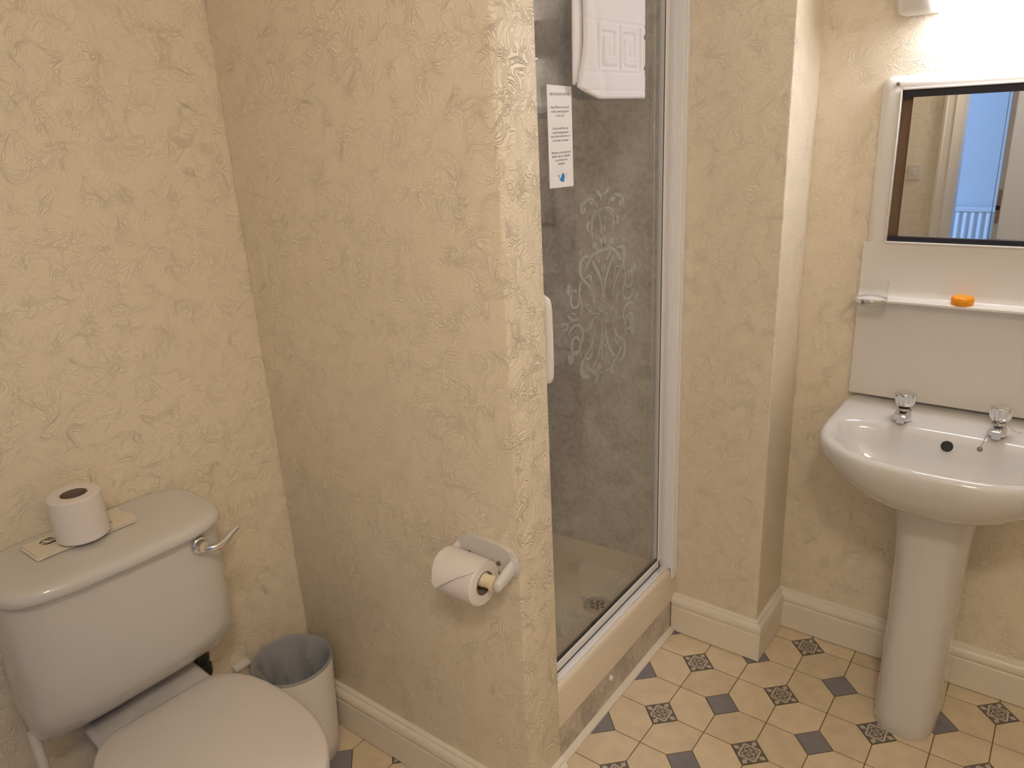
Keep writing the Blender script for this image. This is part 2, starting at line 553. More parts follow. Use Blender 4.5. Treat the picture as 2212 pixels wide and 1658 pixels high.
def in_view(x, y, z=0.0, margin=170):
    d = Vector((x, y, z)) - CAM_P
    zz = d.dot(F_)
    if zz < 0.1: return False
    u = 1106 + F_PX * d.dot(R_) / zz; v = 829 - F_PX * d.dot(U_) / zz
    return -margin < u < 2212 + margin and -margin < v < 1658 + margin
def on_floor(x, y, r=0.0):
    if x < XL + 0.02 - r or y > YD - 0.02 + r or x > XR or y < YF: return False
    if x < -0.372 - r and y > YP0 + r: return False
    if x < XP - r and YP0 + r < y < YP1 - r: return False
    if x < XC - r and y > YC + r: return False
    return True
rest = bmesh.new()
def place(kind, me, x, y):
    if not on_floor(x, y, 0.085): return
    if in_view(x, y):
        o = bpy.data.objects.new(kind, me); COL.objects.link(o)
        o.parent = fl; o.location = (x, y, 0)
    else:
        tmp = bmesh.new(); tmp.from_mesh(me)
        bmesh.ops.translate(tmp, verts=tmp.verts, vec=(x, y, 0))
        m2 = bpy.data.meshes.new('t'); tmp.to_mesh(m2); tmp.free()
        rest.from_mesh(m2); bpy.data.meshes.remove(m2)
        if kind == 'inset_tile':
            rest.faces.ensure_lookup_table()
            for f in rest.faces[-len(me.polygons):]: f.material_index = 1
for i in range(-10, 10):
    for k in range(-20, 3):
        place('hexagon_tile', HEX[(i + k) % 2], (i + 0.5) * S, (k + 0.5) * S)
        if (i + k) % 2 == 0:
            place('inset_tile', DOT['p' if i % 2 == 0 else 's'], i * S, k * S)
bmesh.ops.delete(rest, geom=[v for v in rest.verts if v.co.x < XL or v.co.x > XR or v.co.y < YF or v.co.y > YD], context='VERTS')
me = bpy.data.meshes.new('outer_tiles'); rest.to_mesh(me); rest.free()
me.materials.append(M['tile']); me.materials.append(M['dot'])
o = bpy.data.objects.new('outer_tiles', me); COL.objects.link(o); o.parent = fl; o['kind'] = 'stuff'

# shower panels on the three enclosure walls
struct(obj('wall_shower_right', boxm(XL + 0.008, -0.425, YC - 0.009, YC, 0.19, ZC), M['stone']))
struct(obj('wall_shower_back', boxm(XL, XL + 0.008, YP1 + 0.0085, YC - 0.0092, 0.19, ZC), M['stone']))
struct(obj('wall_shower_left', boxm(XL + 0.008, -0.425, YP1, YP1 + 0.009, 0.19, ZC), M['stone']))

# doorway, door and what the mirror shows ----------------------------
bm = bmesh.new()
for (a, b) in ((DX0 - 0.085, DX0 + 0.012), (DX1 - 0.012, DX1 + 0.085)):
    s = 1 if a < 0 else -1
    e0, e1 = (a, b) if s > 0 else (b, a)
    prof = [(e0, YF), (e0, YF + 0.022), (e0 + s * 0.012, YF + 0.026), (e0 + s * 0.02, YF + 0.02), (e0 + s * 0.045, YF + 0.018),
            (e0 + s * 0.055, YF + 0.024), (e0 + s * 0.068, YF + 0.016), (e0 + s * 0.085, YF + 0.012), (e1, YF + 0.012), (e1, YF - T_), (e0 + s * 0.085, YF - T_), (e0 + s * 0.085, YF)]
    loft(bm, [[(x, y, z) for x, y in prof] for z in (0.0, DZ + 0.07)])
box(bm, DX0 + 0.012, DX1 - 0.012, YF - T_, YF + 0.02, DZ - 0.01, DZ + 0.07)
struct(obj('trim_1', bm, M['gloss'], smooth=25))

ang = math.radians(45.5)
dr = struct(obj('door_1', boxm(-0.765, 0.0, -0.0, 0.034, 0.008, 1.98, bevel=0.003), M['door']))
dr.location = (DX1 - 0.016, YF + 0.004, 0)
dr.rotation_euler = (0, 0, -ang)
def dpart(name, bm, mt):
    o = obj(name, bm, mt, dr); return o
dpart('latch_plate', boxm(-0.7665, -0.764, 0.009, 0.031, 0.98, 1.13, bevel=0.0005), M['dull_metal'])
dpart('latch_bolt', boxm(-0.774, -0.765, 0.012, 0.028, 1.04, 1.06, bevel=0.002), M['black'])

sw = thing('fan_switch', 'small pale square switch plate on the cream wall shown in the mirror', 'switch', (-0.312, YF + 0.0, 1.168))
part('switch_plate', boxm(-0.342, -0.283, YF, YF + 0.009, 1.128, 1.208, bevel=0.003), M['switch'], sw)
part('rocker', boxm(-0.322, -0.303, YF + 0.008, YF + 0.013, 1.150, 1.186, bevel=0.002), M['switch'], sw)

rd = thing('radiator', 'ribbed panel radiator under a bluish bedroom wall, shown in the mirror', 'radiator', (0.0, -4.42, 0.15))
bm = bmesh.new()
x0, x1 = -0.75, 0.55
n = 26
pr = []
for i in range(n * 8 + 1):
    u = i / 8.0
    pr.append((x0 + (x1 - x0) * u / n, -4.40 + 0.014 * (0.5 - 0.5 * math.cos(2 * PI * u)) ** 0.6))
loft(bm, [[(x, y, z) for x, y in pr] + [(x1, -4.43, z), (x0, -4.43, z)] for z in (0.16, 0.72)])
part('front_panel', bm, M['radiator'], rd, smooth=40)
part('top_rail', boxm(x0, x1, -4.436, -4.384, 0.722, 0.755, bevel=0.006), M['radiator'], rd)
part('bottom_rail', boxm(x0, x1, -4.436, -4.39, 0.13, 0.16, bevel=0.006), M['radiator'], rd)
for q in (-0.6, 0.4):
    part('bracket', boxm(q - 0.02, q + 0.02, -4.502, -4.43, 0.3, 0.6), M['radiator'], rd)

# ------------------------------------------------------------------ shower
st = thing('shower_tray', 'cream acrylic shower tray with raised front edge behind the glass door', 'shower tray', (-0.7, -0.25, 0.0))
bm = bmesh.new()
x0, x1, y0, y1 = XL + 0.0005, -0.370, YP1 + 0.0005, YC - 0.0005
def rect(x0, x1, y0, y1, z, r=0.03, k=6):
    out = []
    for cx, cy, a0 in ((x1 - r, y1 - r, 0), (x0 + r, y1 - r, 90), (x0 + r, y0 + r, 180), (x1 - r, y0 + r, 270)):
        for i in range(k + 1):
            a = math.radians(a0 + 90 * i / k)
            out.append((cx + r * math.cos(a), cy + r * math.sin(a), z))
    return out
def tray_loop(i, z, zf):
    """rectangular loop inset by i; front (+x) side at height zf"""
    l = rect(x0 + i[0], x1 - i[1], y0 + i[2], y1 - i[2], z, r=i[3])
    return [(x, y, z + (zf - z) * max(0.0, min(1.0, (x - (x1 - 0.075)) / 0.02))) for x, y, _ in l]
loft(bm, [tray_loop((0, 0, 0, 0.002), 0.108, 0.108), tray_loop((0, 0, 0, 0.002), 0.185, 0.212),
          tray_loop((0, 0.002, 0, 0.003), 0.188, 0.220), tray_loop((0.0, 0.006, 0.0, 0.004), 0.190, 0.2245), tray_loop((0.003, 0.012, 0.003, 0.005), 0.191, 0.226),
          tray_loop((0.04, 0.070, 0.028, 0.02), 0.190, 0.212), tray_loop((0.048, 0.080, 0.034, 0.03), 0.182, 0.185),
          tray_loop((0.070, 0.100, 0.055, 0.06), 0.160, 0.160), tray_loop((0.30, 0.2, 0.30, 0.02), 0.154, 0.154)])
part('tray_body', bm, M['tray'], st, smooth=50)
part('plinth_panel', boxm(-0.386, -0.373, YP1 + 0.001, YC - 0.019, 0.0, 0.108), M['marble'], st)
bm = bmesh.new()
plate(bm, [(-0.373, 0.0), (-0.359, 0.0), (-0.360, 0.004), (-0.366, 0.009), (-0.371, 0.014), (-0.373, 0.0145)], YP1 + 0.003, YC - 0.020, lambda u, v, h: (u, h, v + 0.0003))
part('edge_strip', bm, M['gloss'], st, label='narrow pale sealing strip along the floor')
bm = bmesh.new(); lathe(bm, [(0.0085, -0.3735), (0.0085, -0.3695), (0.006, -0.367)], (0, -0.2765, 0.078), 'x', 20)
part('screw_cap', bm, M['white'], st, smooth=30, label='round white cap')
dc = (-0.510, -0.112)
bm = bmesh.new(); lathe(bm, [(0.042, 0.1545), (0.042, 0.160), (0.038, 0.162), (0.026, 0.161), (0.025, 0.158)], (*dc, 0.0), 'z', 32)
dd = part('drain', bm, M['chrome'], st, smooth=40, label='round chrome waste outlet')
for i in range(7):
    a = 2 * PI * i / 6
    rr = 0.0 if i == 6 else 0.0165
    bm = bmesh.new(); lathe(bm, [(0.0065, 0.157), (0.0065, 0.1592)], (dc[0] + rr * math.cos(a), dc[1] + rr * math.sin(a), 0), 'z', 12)
    o = part('drain_hole', bm, M['black'], dd)

sd = thing('shower_door', 'framed clear glass shower door with etched floral motif', 'shower door', (-0.40, -0.25, 0.226))
GX0, GX1 = -0.404, -0.398
gl = part('glass_pane', boxm(GX0, GX1, -0.505, 0.047, 0.262, 1.862), M['glass'], sd)
part('bottom_rail', boxm(-0.411, -0.394, -0.610, 0.0745, 0.241, 0.264, bevel=0.002), M['alu'], sd, smooth=30)
part('sill_channel', boxm(-0.420, -0.381, -0.615, 0.1005, 0.2225, 0.2315, bevel=0.002), M['alu'], sd, smooth=30)
part('rail_gap_shade', boxm(-0.409, -0.398, -0.610, 0.070, 0.2312, 0.2412), M['dark_fill'], sd, label='black strip in place of the shade under the rail')  # dark strip painting in the shade of the gap under the rail
part('pane_seal_and_shade', boxm(-0.4050, -0.3972, -0.505, 0.0455, 0.264, 0.2690), M['dark_fill'], sd, label='black strip in place of the shade under the rail')  # black put in for the shadow gap along the foot of the glass
part('pane_seal_and_shade', boxm(-0.3985, -0.3968, 0.0440, 0.0458, 0.2705, 1.862), M['seal_grey'], sd, label='thin dark grey seal')
bm = bmesh.new()
loft(bm, [[(x, y, z) for x, y in ((-0.412, 0.046), (-0.396, 0.046), (-0.394, 0.0475), (-0.394, 0.054), (-0.3955, 0.0555), (-0.3955, 0.0655), (-0.4, 0.067), (-0.4, 0.0745), (-0.412, 0.0745))] for z in (0.242, 1.90)])
part('door_stile', bm, M['alu'], sd, smooth=20)
part('door_stile', boxm(-0.412, -0.394, -0.610, -0.503, 0.242, 1.90, bevel=0.002), M['alu'], sd)
bm = bmesh.new()
loft(bm, [[(x, y, z) for x, y in ((-0.425, 0.0765), (-0.404, 0.0765), (-0.392, 0.0785), (-0.3915, 0.0765), (-0.386, 0.0765), (-0.3855, 0.0785), (-0.378, 0.0785), (-0.3775, 0.0765), (-0.366, 0.0775), (-0.3625, 0.081), (-0.3625, 0.087), (-0.366, 0.0885), (-0.366, 0.095), (-0.362, 0.0965), (-0.361, 0.103), (-0.362, 0.1095), (-0.425, 0.1095))]
          for z in (0.228, 1.91)])
part('wall_channel', bm, M['alu'], sd, smooth=20)
bm = bmesh.new()
box(bm, -0.369, -0.361, 0.0775, 0.1095, 0.196, 0.232, bevel=0.002)
part('channel_foot', bm, M['alu'], sd)
part('wall_channel', boxm(-0.425, -0.375, -0.6165, -0.608, 0.228, 1.91, bevel=0.002), M['alu'], sd)
part('top_rail', boxm(-0.412, -0.390, -0.606, 0.0745, 1.862, 1.90, bevel=0.003), M['alu'], sd)
part('rail_clip', boxm(-0.3945, -0.391, -0.007, 0.036, 0.2325, 0.2375, bevel=0.001), M['alu'], sd)
bm = bmesh.new()
tube(bm, [(-0.398, -0.518, 0.995), (-0.380, -0.518, 1.000), (-0.371, -0.518, 1.02), (-0.371, -0.518, 1.15), (-0.380, -0.518, 1.17), (-0.398, -0.518, 1.175)], 0.0085, 12, per=5, flat=(1.0, 1.0))
hd = part('door_handle', bm, M['white'], sd, smooth=60)
for z in (0.992, 1.178):
    bm = bmesh.new(); lathe(bm, [(0.012, -0.398), (0.012, -0.392), (0.006, -0.389)], (0, -0.518, z), 'x', 16)
    part('handle_boss', bm, M['white'], hd, smooth=40)

MOTIF_AXIS=-0.2514
MOTIF=[
([(-0.2512,1.3377),(-0.264,1.3512),(-0.2794,1.3611)],45,30,1),
([(-0.2483,1.336),(-0.2481,1.3482)],55,30,0),
([(-0.2525,1.3443),(-0.25,1.3541)],8,6,1),
([(-0.2746,1.3229),(-0.2829,1.3331),(-0.2954,1.3422),(-0.3147,1.3455),(-0.3312,1.3409),(-0.3423,1.3309),(-0.34,1.3209),(-0.332,1.3183),(-0.3277,1.3237),(-0.3316,1.3298)],16,26,1),
([(-0.2929,1.3313),(-0.3066,1.3391)],40,30,1),
([(-0.3092,1.3435),(-0.3286,1.3371)],36,20,1),
([(-0.2574,1.3195),(-0.2819,1.3165),(-0.2963,1.3074),(-0.3003,1.2877),(-0.2987,1.2731),(-0.2963,1.2553)],24,12,1),
([(-0.2589,1.3161),(-0.2792,1.3097),(-0.2923,1.2983),(-0.2971,1.2801)],16,10,1),
([(-0.3106,1.2977),(-0.3178,1.29),(-0.314,1.2766)],50,14,1),
([(-0.2677,1.3098),(-0.261,1.2857),(-0.2571,1.2616)],11,11,1),
([(-0.2517,1.2339),(-0.2589,1.2455),(-0.266,1.2569)],50,14,1),
([(-0.2502,1.2344),(-0.25,1.2442)],60,50,0),
([(-0.2559,1.248),(-0.2542,1.2567),(-0.2497,1.2613)],12,8,1),
([(-0.2981,1.2431),(-0.278,1.2423)],95,60,1),
([(-0.2752,1.236),(-0.2784,1.2245),(-0.2846,1.2106)],16,10,1),
([(-0.2725,1.2259),(-0.2503,1.2284)],36,40,1),
([(-0.2841,1.2284),(-0.3103,1.2148),(-0.3335,1.1907)],40,26,1),
([(-0.3129,1.2226),(-0.3352,1.2232),(-0.3479,1.2137),(-0.35,1.195),(-0.3396,1.177),(-0.3148,1.1574),(-0.3009,1.1395),(-0.2942,1.1197),(-0.2914,1.1129)],55,10,1),
([(-0.3368,1.1765),(-0.3113,1.1793),(-0.3031,1.1672),(-0.3006,1.1516)],30,14,1),
([(-0.299,1.21),(-0.2793,1.1856),(-0.2621,1.1596),(-0.2552,1.1304),(-0.257,1.112)],42,12,1),
([(-0.2494,1.1965),(-0.2586,1.1866),(-0.2514,1.1715),(-0.251,1.1451)],16,12,1),
([(-0.2698,1.2157),(-0.2743,1.2104),(-0.2672,1.2017)],34,20,1),
([(-0.3387,1.2426),(-0.347,1.2381),(-0.3459,1.2307)],14,20,1),
([(-0.3952,1.1771),(-0.3995,1.1678),(-0.3976,1.1529)],30,40,1),
([(-0.3952,1.1771),(-0.3814,1.1555)],14,18,1),
([(-0.3761,1.1544),(-0.3677,1.1602)],70,30,1),
([(-0.348,1.1726),(-0.3542,1.156),(-0.3547,1.1415),(-0.3469,1.1276),(-0.3433,1.1102),(-0.3507,1.0982),(-0.3606,1.0951)],22,14,1),
([(-0.3868,1.1551),(-0.3902,1.1397),(-0.3867,1.1271),(-0.3748,1.1201),(-0.3609,1.1231),(-0.3577,1.1359)],26,28,1),
([(-0.4048,1.1104),(-0.3946,1.1006),(-0.3786,1.0932),(-0.3606,1.0944)],16,50,1),
([(-0.4023,1.1068),(-0.3833,1.11),(-0.3646,1.0983)],12,14,1),
([(-0.4295,1.0895),(-0.4214,1.0949),(-0.4058,1.0883),(-0.4116,1.0792),(-0.4272,1.0845)],22,26,1),
([(-0.4014,1.0678),(-0.3874,1.0779),(-0.3681,1.0809),(-0.3517,1.0725),(-0.3443,1.0568),(-0.35,1.0396),(-0.3577,1.0229),(-0.3514,1.0008)],40,18,1),
([(-0.3988,1.0656),(-0.3826,1.0631),(-0.3684,1.0719)],14,10,1),
([(-0.3584,1.0418),(-0.3692,1.0529),(-0.383,1.0526),(-0.3904,1.0392),(-0.3873,1.0168),(-0.3907,1.0007),(-0.3991,0.9968)],40,24,1),
([(-0.3843,1.0206),(-0.365,1.0155)],70,70,1),
([(-0.4009,1.0189),(-0.4004,0.9987)],36,30,1),
([(-0.251,1.1115),(-0.2618,1.102),(-0.2529,1.0906)],16,12,1),
([(-0.2724,1.1011),(-0.2695,1.0927),(-0.2545,1.0846)],18,24,1),
([(-0.2742,1.085),(-0.3022,1.0928),(-0.3165,1.1029),(-0.3331,1.118)],16,14,1),
([(-0.3331,1.118),(-0.3119,1.1119),(-0.305,1.0973)],14,12,1),
([(-0.2788,1.0806),(-0.3027,1.0766),(-0.3175,1.0675),(-0.3324,1.0539)],14,14,1),
([(-0.3028,1.0719),(-0.312,1.0584),(-0.3309,1.0544)],12,12,1),
([(-0.2392,1.0781),(-0.2607,1.0797),(-0.27,1.0691)],22,16,1),
([(-0.2532,1.0732),(-0.261,1.067),(-0.2536,1.0509)],14,12,1),
([(-0.2582,1.0519),(-0.2635,1.0177),(-0.281,0.9849),(-0.3028,0.9632)],14,36,1),
([(-0.2545,1.0057),(-0.2625,0.9881),(-0.2552,0.968)],14,12,1),
([(-0.2537,1.0477),(-0.2538,1.0055)],10,10,0),
([(-0.2913,1.0566),(-0.2978,1.036),(-0.3132,1.0144),(-0.3342,0.9993),(-0.3475,0.9887),(-0.3525,0.9694),(-0.3444,0.9526),(-0.3182,0.9465)],12,55,1),
([(-0.3042,1.0201),(-0.3078,0.997),(-0.3199,0.989),(-0.3371,0.9969)],18,24,1),
([(-0.3347,0.9819),(-0.3206,0.9651),(-0.2911,0.9451),(-0.2854,0.9285),(-0.2992,0.9244)],30,44,1),
([(-0.2723,0.9661),(-0.271,0.9542),(-0.2817,0.9556)],18,16,1),
([(-0.2728,0.9398),(-0.2541,0.9377)],20,20,1),
([(-0.2574,0.9319),(-0.2625,0.9116)],10,8,1),
([(-0.3463,0.9386),(-0.3509,0.9319)],20,16,1),
([(-0.1532,0.3397),(-0.1682,0.331),(-0.2267,0.3303),(-0.2965,0.3295),(-0.3432,0.3289)],12,12,0),
([(-0.1588,0.3237),(-0.2124,0.3253),(-0.3234,0.3291)],10,10,0),
([(-0.1188,0.353),(-0.1303,0.34),(-0.1588,0.3322)],22,14,0),
([(-0.0754,0.3256),(-0.1031,0.3232),(-0.1341,0.3207)],24,16,0),
([(-0.3497,0.3298),(-0.3301,0.328)],24,22,0),
([(-0.3842,0.3536),(-0.4106,0.3558),(-0.3974,0.3369),(-0.3788,0.3284),(-0.3658,0.3325)],22,26,0),
([(-0.4317,0.3297),(-0.404,0.3281)],22,16,0),
([(-0.47,0.3442),(-0.4729,0.4032),(-0.4779,0.4455)],20,10,0),
([(-0.4646,0.3349),(-0.4563,0.3836),(-0.4503,0.4143)],20,10,0),
([(-0.4605,0.3265),(-0.4389,0.373),(-0.429,0.3921)],20,10,0),
([(-0.4562,0.3237),(-0.4246,0.3527),(-0.4025,0.3665)],20,10,0),
([(-0.4753,0.3571),(-0.4762,0.3958)],20,10,0),
([(-0.4667,0.3517),(-0.4451,0.3691),(-0.4152,0.3586)],20,10,0),
([(-0.0075,1.7507),(-0.0025,1.118),(-0.0035,0.3817)],22,22,0)]

def ribbon(bm, pts, w0, w1, x):
    P = catmull([(0, a, b) for a, b in pts], 5)
    q = []
    KY, KZ = 0.0021, 0.0011
    m = len(P)
    for i, p in enumerate(P):
        d = P[min(i + 1, m - 1)] - P[max(i - 1, 0)]
        ty, tz = d.y / KY, d.z / KZ
        L = math.hypot(ty, tz) or 1
        ny, nz = -tz / L, ty / L
        tt = i / (m - 1)
        ww = (w0 + (w1 - w0) * tt) * 0.1448 * 0.5 * (0.35 + 0.65 * min(1, 5 * tt + 0.2, 5 * (1 - tt) + 0.2))
        q.append((p.y + ny * ww * KY, p.z + nz * ww * KZ, p.y - ny * ww * KY, p.z - nz * ww * KZ))
    a = [bm.verts.new((x, u, v)) for u, v, _, _ in q]; b = [bm.verts.new((x, u, v)) for _, _, u, v in q]
    for i in range(m - 1):
        bm.faces.new((a[i], a[i + 1], b[i + 1], b[i]))
bm = bmesh.new()
for pts, w0, w1, mir in MOTIF:
    ribbon(bm, pts, w0, w1, GX1 + 0.0002)
    if mir:
        ribbon(bm, [(2 * MOTIF_AXIS - y, z) for y, z in pts], w0, w1, GX1 + 0.0002)
o = part('etched_motif', bm, M['etch'], sd, label='frosted floral scrolls etched into the glass')

# towel over the door's top rail ---------------------------------------
tw = thing('bath_towel', 'white towel with key pattern band hung over the shower door', 'towel', (-0.39, -0.24, 1.90))
def seg_d(px, py, a, b):
    ax, ay = a; bx, by = b
    vx, vy = bx - ax, by - ay
    L = vx * vx + vy * vy
    t = 0 if L == 0 else max(0, min(1, ((px - ax) * vx + (py - ay) * vy) / L))
    return math.hypot(px - ax - t * vx, py - ay - t * vy)
KEY = [(0.0, 1.0), (0.0, 0.02), (0.80, 0.02), (0.80, 0.80), (0.30, 0.80), (0.30, 0.32), (0.54, 0.32), (0.54, 0.58)]
def relief(y, z):
    # band between z = 1.600 and 1.682 ; cells 0.078 wide counted from the right edge
    if not (1.590 < z < 1.696): return 0.0
    h = 0.0
    if abs(z - 1.6905) < 0.0035 or abs(z - 1.5955) < 0.0035: h = -0.0012
    u0 = (y + 0.300) / 0.084
    d = 9
    for c in (math.floor(u0) - 1, math.floor(u0)):
        u, v = u0 - c, (1.684 - z) / 0.082
        for a, b in zip(KEY[:-1], KEY[1:]):
            d = min(d, seg_d(u, v, a, b))
    edge = 1.0 - max(0.0, min(1.0, (d - 0.085) / 0.045))
    return h - 0.0034 * (1 - edge) * (1.0 if 1.602 < z < 1.686 and y > -0.325 else 0.0)
def sheet(y0f, y1f, z0f, xf, thick, ny, nz, ztop, rel):
    bm = bmesh.new()
    F, Bk = [], []
    for j in range(nz + 1):
        rowF, rowB = [], []
        for i in range(ny + 1):
            u, v = i / ny, j / nz
            zb = z0f(u)
            z = zb + (ztop - zb) * v
            y = y0f(z) + (y1f(z) - y0f(z)) * u
            x = xf(y, z)
            e = min(u * ny, (1 - u) * ny, v * nz) / 3.0
            e = 1 - max(0.0, 1 - e) ** 2
            th = thick * (0.25 + 0.75 * e)
            rowF.append(bm.verts.new((x + (rel(y, z) if rel else 0) - (thick - th) * 0.5, y, z)))
            rowB.append(bm.verts.new((x - thick + (thick - th) * 0.5, y, z)))
        F.append(rowF); Bk.append(rowB)
    for j in range(nz):
        for i in range(ny):
            bm.faces.new((F[j][i], F[j][i + 1], F[j + 1][i + 1], F[j + 1][i]))
            bm.faces.new((Bk[j][i + 1], Bk[j][i], Bk[j + 1][i], Bk[j + 1][i + 1]))
        bm.faces.new((Bk[j][0], F[j][0], F[j + 1][0], Bk[j + 1][0]))
        bm.faces.new((F[j][ny], Bk[j][ny], Bk[j + 1][ny], F[j + 1][ny]))
    for i in range(ny):
        bm.faces.new((Bk[0][i], Bk[0][i + 1], F[0][i + 1], F[0][i]))
        bm.faces.new((F[nz][i], F[nz][i + 1], Bk[nz][i + 1], Bk[nz][i]))
    return bm
def xfront(y, z):
    k = max(0.0, min(1.0, (1.74 - z) / 0.17))
    fold = 0.0045 * math.exp(-((y + 0.325 - 0.045 * k) / 0.016) ** 2)
    roll = -0.004 * max(0.0, min(1.0, (-0.335 - y) / 0.03))
    return -0.3695 - fold + roll + 0.0012 * math.sin(26 * y + 3 * z)
bm = sheet(lambda z: -0.353 - 0.027 * max(0, (1.66 - z) / 0.10) ** 1.5 if z < 1.66 else -0.353, lambda z: -0.110 + 0.003 * max(0, (1.74 - z) / 0.2),
           lambda u: 1.5445 + 0.022 * max(0, 1 - u / 0.32) ** 1.4, xfront, 0.011, 150, 190, 1.905,
           lambda y, z: relief(y, z) - (0.0009 if abs(z - 1.561) < 0.0018 else 0))
part('front_fold', bm, M['towel'], tw, smooth=179)
bm = sheet(lambda z: -0.377 - 0.004 * math.sin(9 * z), lambda z: -0.114, lambda u: 1.572 - 0.02 * u, lambda y, z: -0.3825, 0.009, 40, 50, 1.905, None)
part('inner_fold', bm, M['towel'], tw, smooth=179)
bm = bmesh.new()
arc = []
for i in range(13):
    a = PI * i / 12
    arc.append((-0.3935 + 0.0245 * math.cos(a), 1.9035 + 0.022 * math.sin(a)))
outer = arc; inner = [(-0.3935 + 0.0215 * math.cos(PI * i / 12) * 0.55, 1.9035 + 0.004 * math.sin(PI * i / 12)) for i in range(13)]
loft(bm, [[(x, y, z) for x, z in outer] + [(x, y, z) for x, z in reversed(inner)] for y in (-0.372, -0.30, -0.2, -0.111)])
part('top_fold', bm, M['towel'], tw, smooth=60)
bm = sheet(lambda z: -0.37, lambda z: -0.113, lambda u: 1.80, lambda y, z: -0.4125, 0.006, 20, 12, 1.905, None)
part('back_flap', bm, M['towel'], tw, smooth=179)

# notice on the glass -----------------------------------------------------
nt_ = thing('notice_card', 'tall white printed notice with blue whale stuck on the glass', 'notice', (-0.3975, -0.415, 1.375))
NX = GX1 + 0.0004
bm = bmesh.new()
co = [(-0.4582, 1.3800), (-0.3708, 1.3775), (-0.3717, 1.5690), (-0.4580, 1.5725)]
plate(bm, co, NX, NX + 0.0006, lambda u, v, h: (h, u, v))
part('card', bm, M['notice'], nt_)
def text(body, size, y, z, mt, root, name='text_line', sx=1.0):
    cu = bpy.data.curves.new('t', 'FONT')
    cu.body = body; cu.size = size; cu.align_x = 'CENTER'; cu.align_y = 'CENTER'; cu.resolution_u = 3
    to = bpy.data.objects.new('t', cu); COL.objects.link(to)
    dg = bpy.context.evaluated_depsgraph_get()
    me = bpy.data.meshes.new_from_object(to.evaluated_get(dg))
    bpy.data.objects.remove(to); bpy.data.curves.remove(cu)
    me.transform(Matrix(((0, 0, 1, NX + 0.0009), (sx, 0, 0, y), (0, 1, 0, z), (0, 0, 0, 1))))
    me.materials.clear()
    return part(name, me, mt, root)
LN = [('HELP US SAVE WATER', .082, .0072), ('If you\'d like to re-use your', .205, .0062), ('towels, please hang them', .246, .0062), ('on the rack.', .287, .0062),
      ('If you would like your', .41, .0064), ('towels changed please', .45, .0064), ('leave them on the floor or', .487, .0064), ('in the bath or shower.', .528, .0064),
      ('Shampoo, shower gels and', .647, .0064), ('shower caps are available', .684, .0064), ('to purchase from', .722, .0064), ('reception', .759, .0064)]
for s_, f_, sz in LN:
    text(s_, sz, -0.4147, 1.5705 - f_ * 0.1915, M['notice_ink'], nt_)
def blob(pts, mt, name, root, x=NX + 0.0009):
    bm = bmesh.new()
    P = catmull([(0, a, b) for a, b in pts + pts[:1]], 6)[:-1]
    bm.faces.new([bm.verts.new((x, p.y, p.z)) for p in P])
    bmesh.ops.triangulate(bm, faces=bm.faces)
    return part(name, bm, mt, root)
WY, WZ = -0.415, 1.398
k = 0.00105
blob([(WY + a * k, WZ + b * k) for a, b in ((-14, 5), (-11, 2), (-8, 2), (-7, -2), (-3, -7), (3, -8), (8, -9), (6, -6), (10, -2), (10, 4), (6, 8), (1, 6), (-2, 1), (-4, -2), (-7, 1), (-8, 5), (-11, 4))], M['blue_ink'], 'whale_print', nt_)
for a, b in ((15, 6), (18, 4), (16, 1), (20, 6), (17, -2)):
    o = blob([(WY + (a + c) * k, WZ + (b + d) * k) for c, d in ((-1.6, 0.3), (0, 0.9), (1.6, 0.3), (0, -0.2))], M['notice_ink'], 'spray_print', nt_)
blob([(WY + c * k, WZ + (13 + d) * k) for c, d in ((-1, 0), (0, 1), (1, 0), (0, -1))], M['blue_ink'], 'drop_print', nt_)

# ------------------------------------------------------------------ toilet
YT = -1.190
tl = thing('toilet', 'white close coupled toilet with cistern against the left wall', 'toilet', (-0.75, YT, 0))
def cist_loop(z, xf, hw, xb=-1.0425, n=5.0, bow=0.012, N=80):
    xc, hx = (xf + xb) / 2, (xf - xb) / 2
    out = []
    for i in range(N):
        t = 2 * PI * i / N
        c, s = math.cos(t), math.sin(t)
        x = xc + hx * sgnpow(c, 2 / n); y = YT + hw * sgnpow(s, 2 / n)
        if x > xc: x -= bow * ((y - YT) / hw) ** 2 * ((x - xc) / hx)
        out.append((x, y, z + (0.05 * min(0.0, y - YT) if z < 0.5 else 0.0)))
    return out
bm = bmesh.new()
loft(bm, [cist_loop(0.3905, -0.978, 0.150), cist_loop(0.400, -0.957, 0.172), cist_loop(0.424, -0.925, 0.187), cist_loop(0.450, -0.898, 0.197),
          cist_loop(0.478, -0.876, 0.202), cist_loop(0.515, -0.860, 0.204), cist_loop(0.60, -0.848, 0.203), cist_loop(0.70, -0.841, 0.201), cist_loop(0.766, -0.838, 0.200)])
cs = part('cistern', bm, M['ceramic'], tl, smooth=60)
bm = bmesh.new()
L = lambda z, dx, dh, n=4.4: cist_loop(z, -0.814 + dx, 0.206 + dh, n=n, bow=0.010)
loft(bm, [L(0.762, -0.010, -0.006), L(0.7625, -0.004, -0.001), L(0.766, -0.001, 0.0), L(0.773, 0.0, 0.001), L(0.780, -0.001, 0.0), L(0.7855, -0.005, -0.003),
          L(0.7885, -0.011, -0.007), L(0.7900, -0.020, -0.013), L(0.7907, -0.035, -0.025), L(0.791, -0.07, -0.06)])
part('cistern_lid', bm, M['ceramic'], tl, smooth=60)
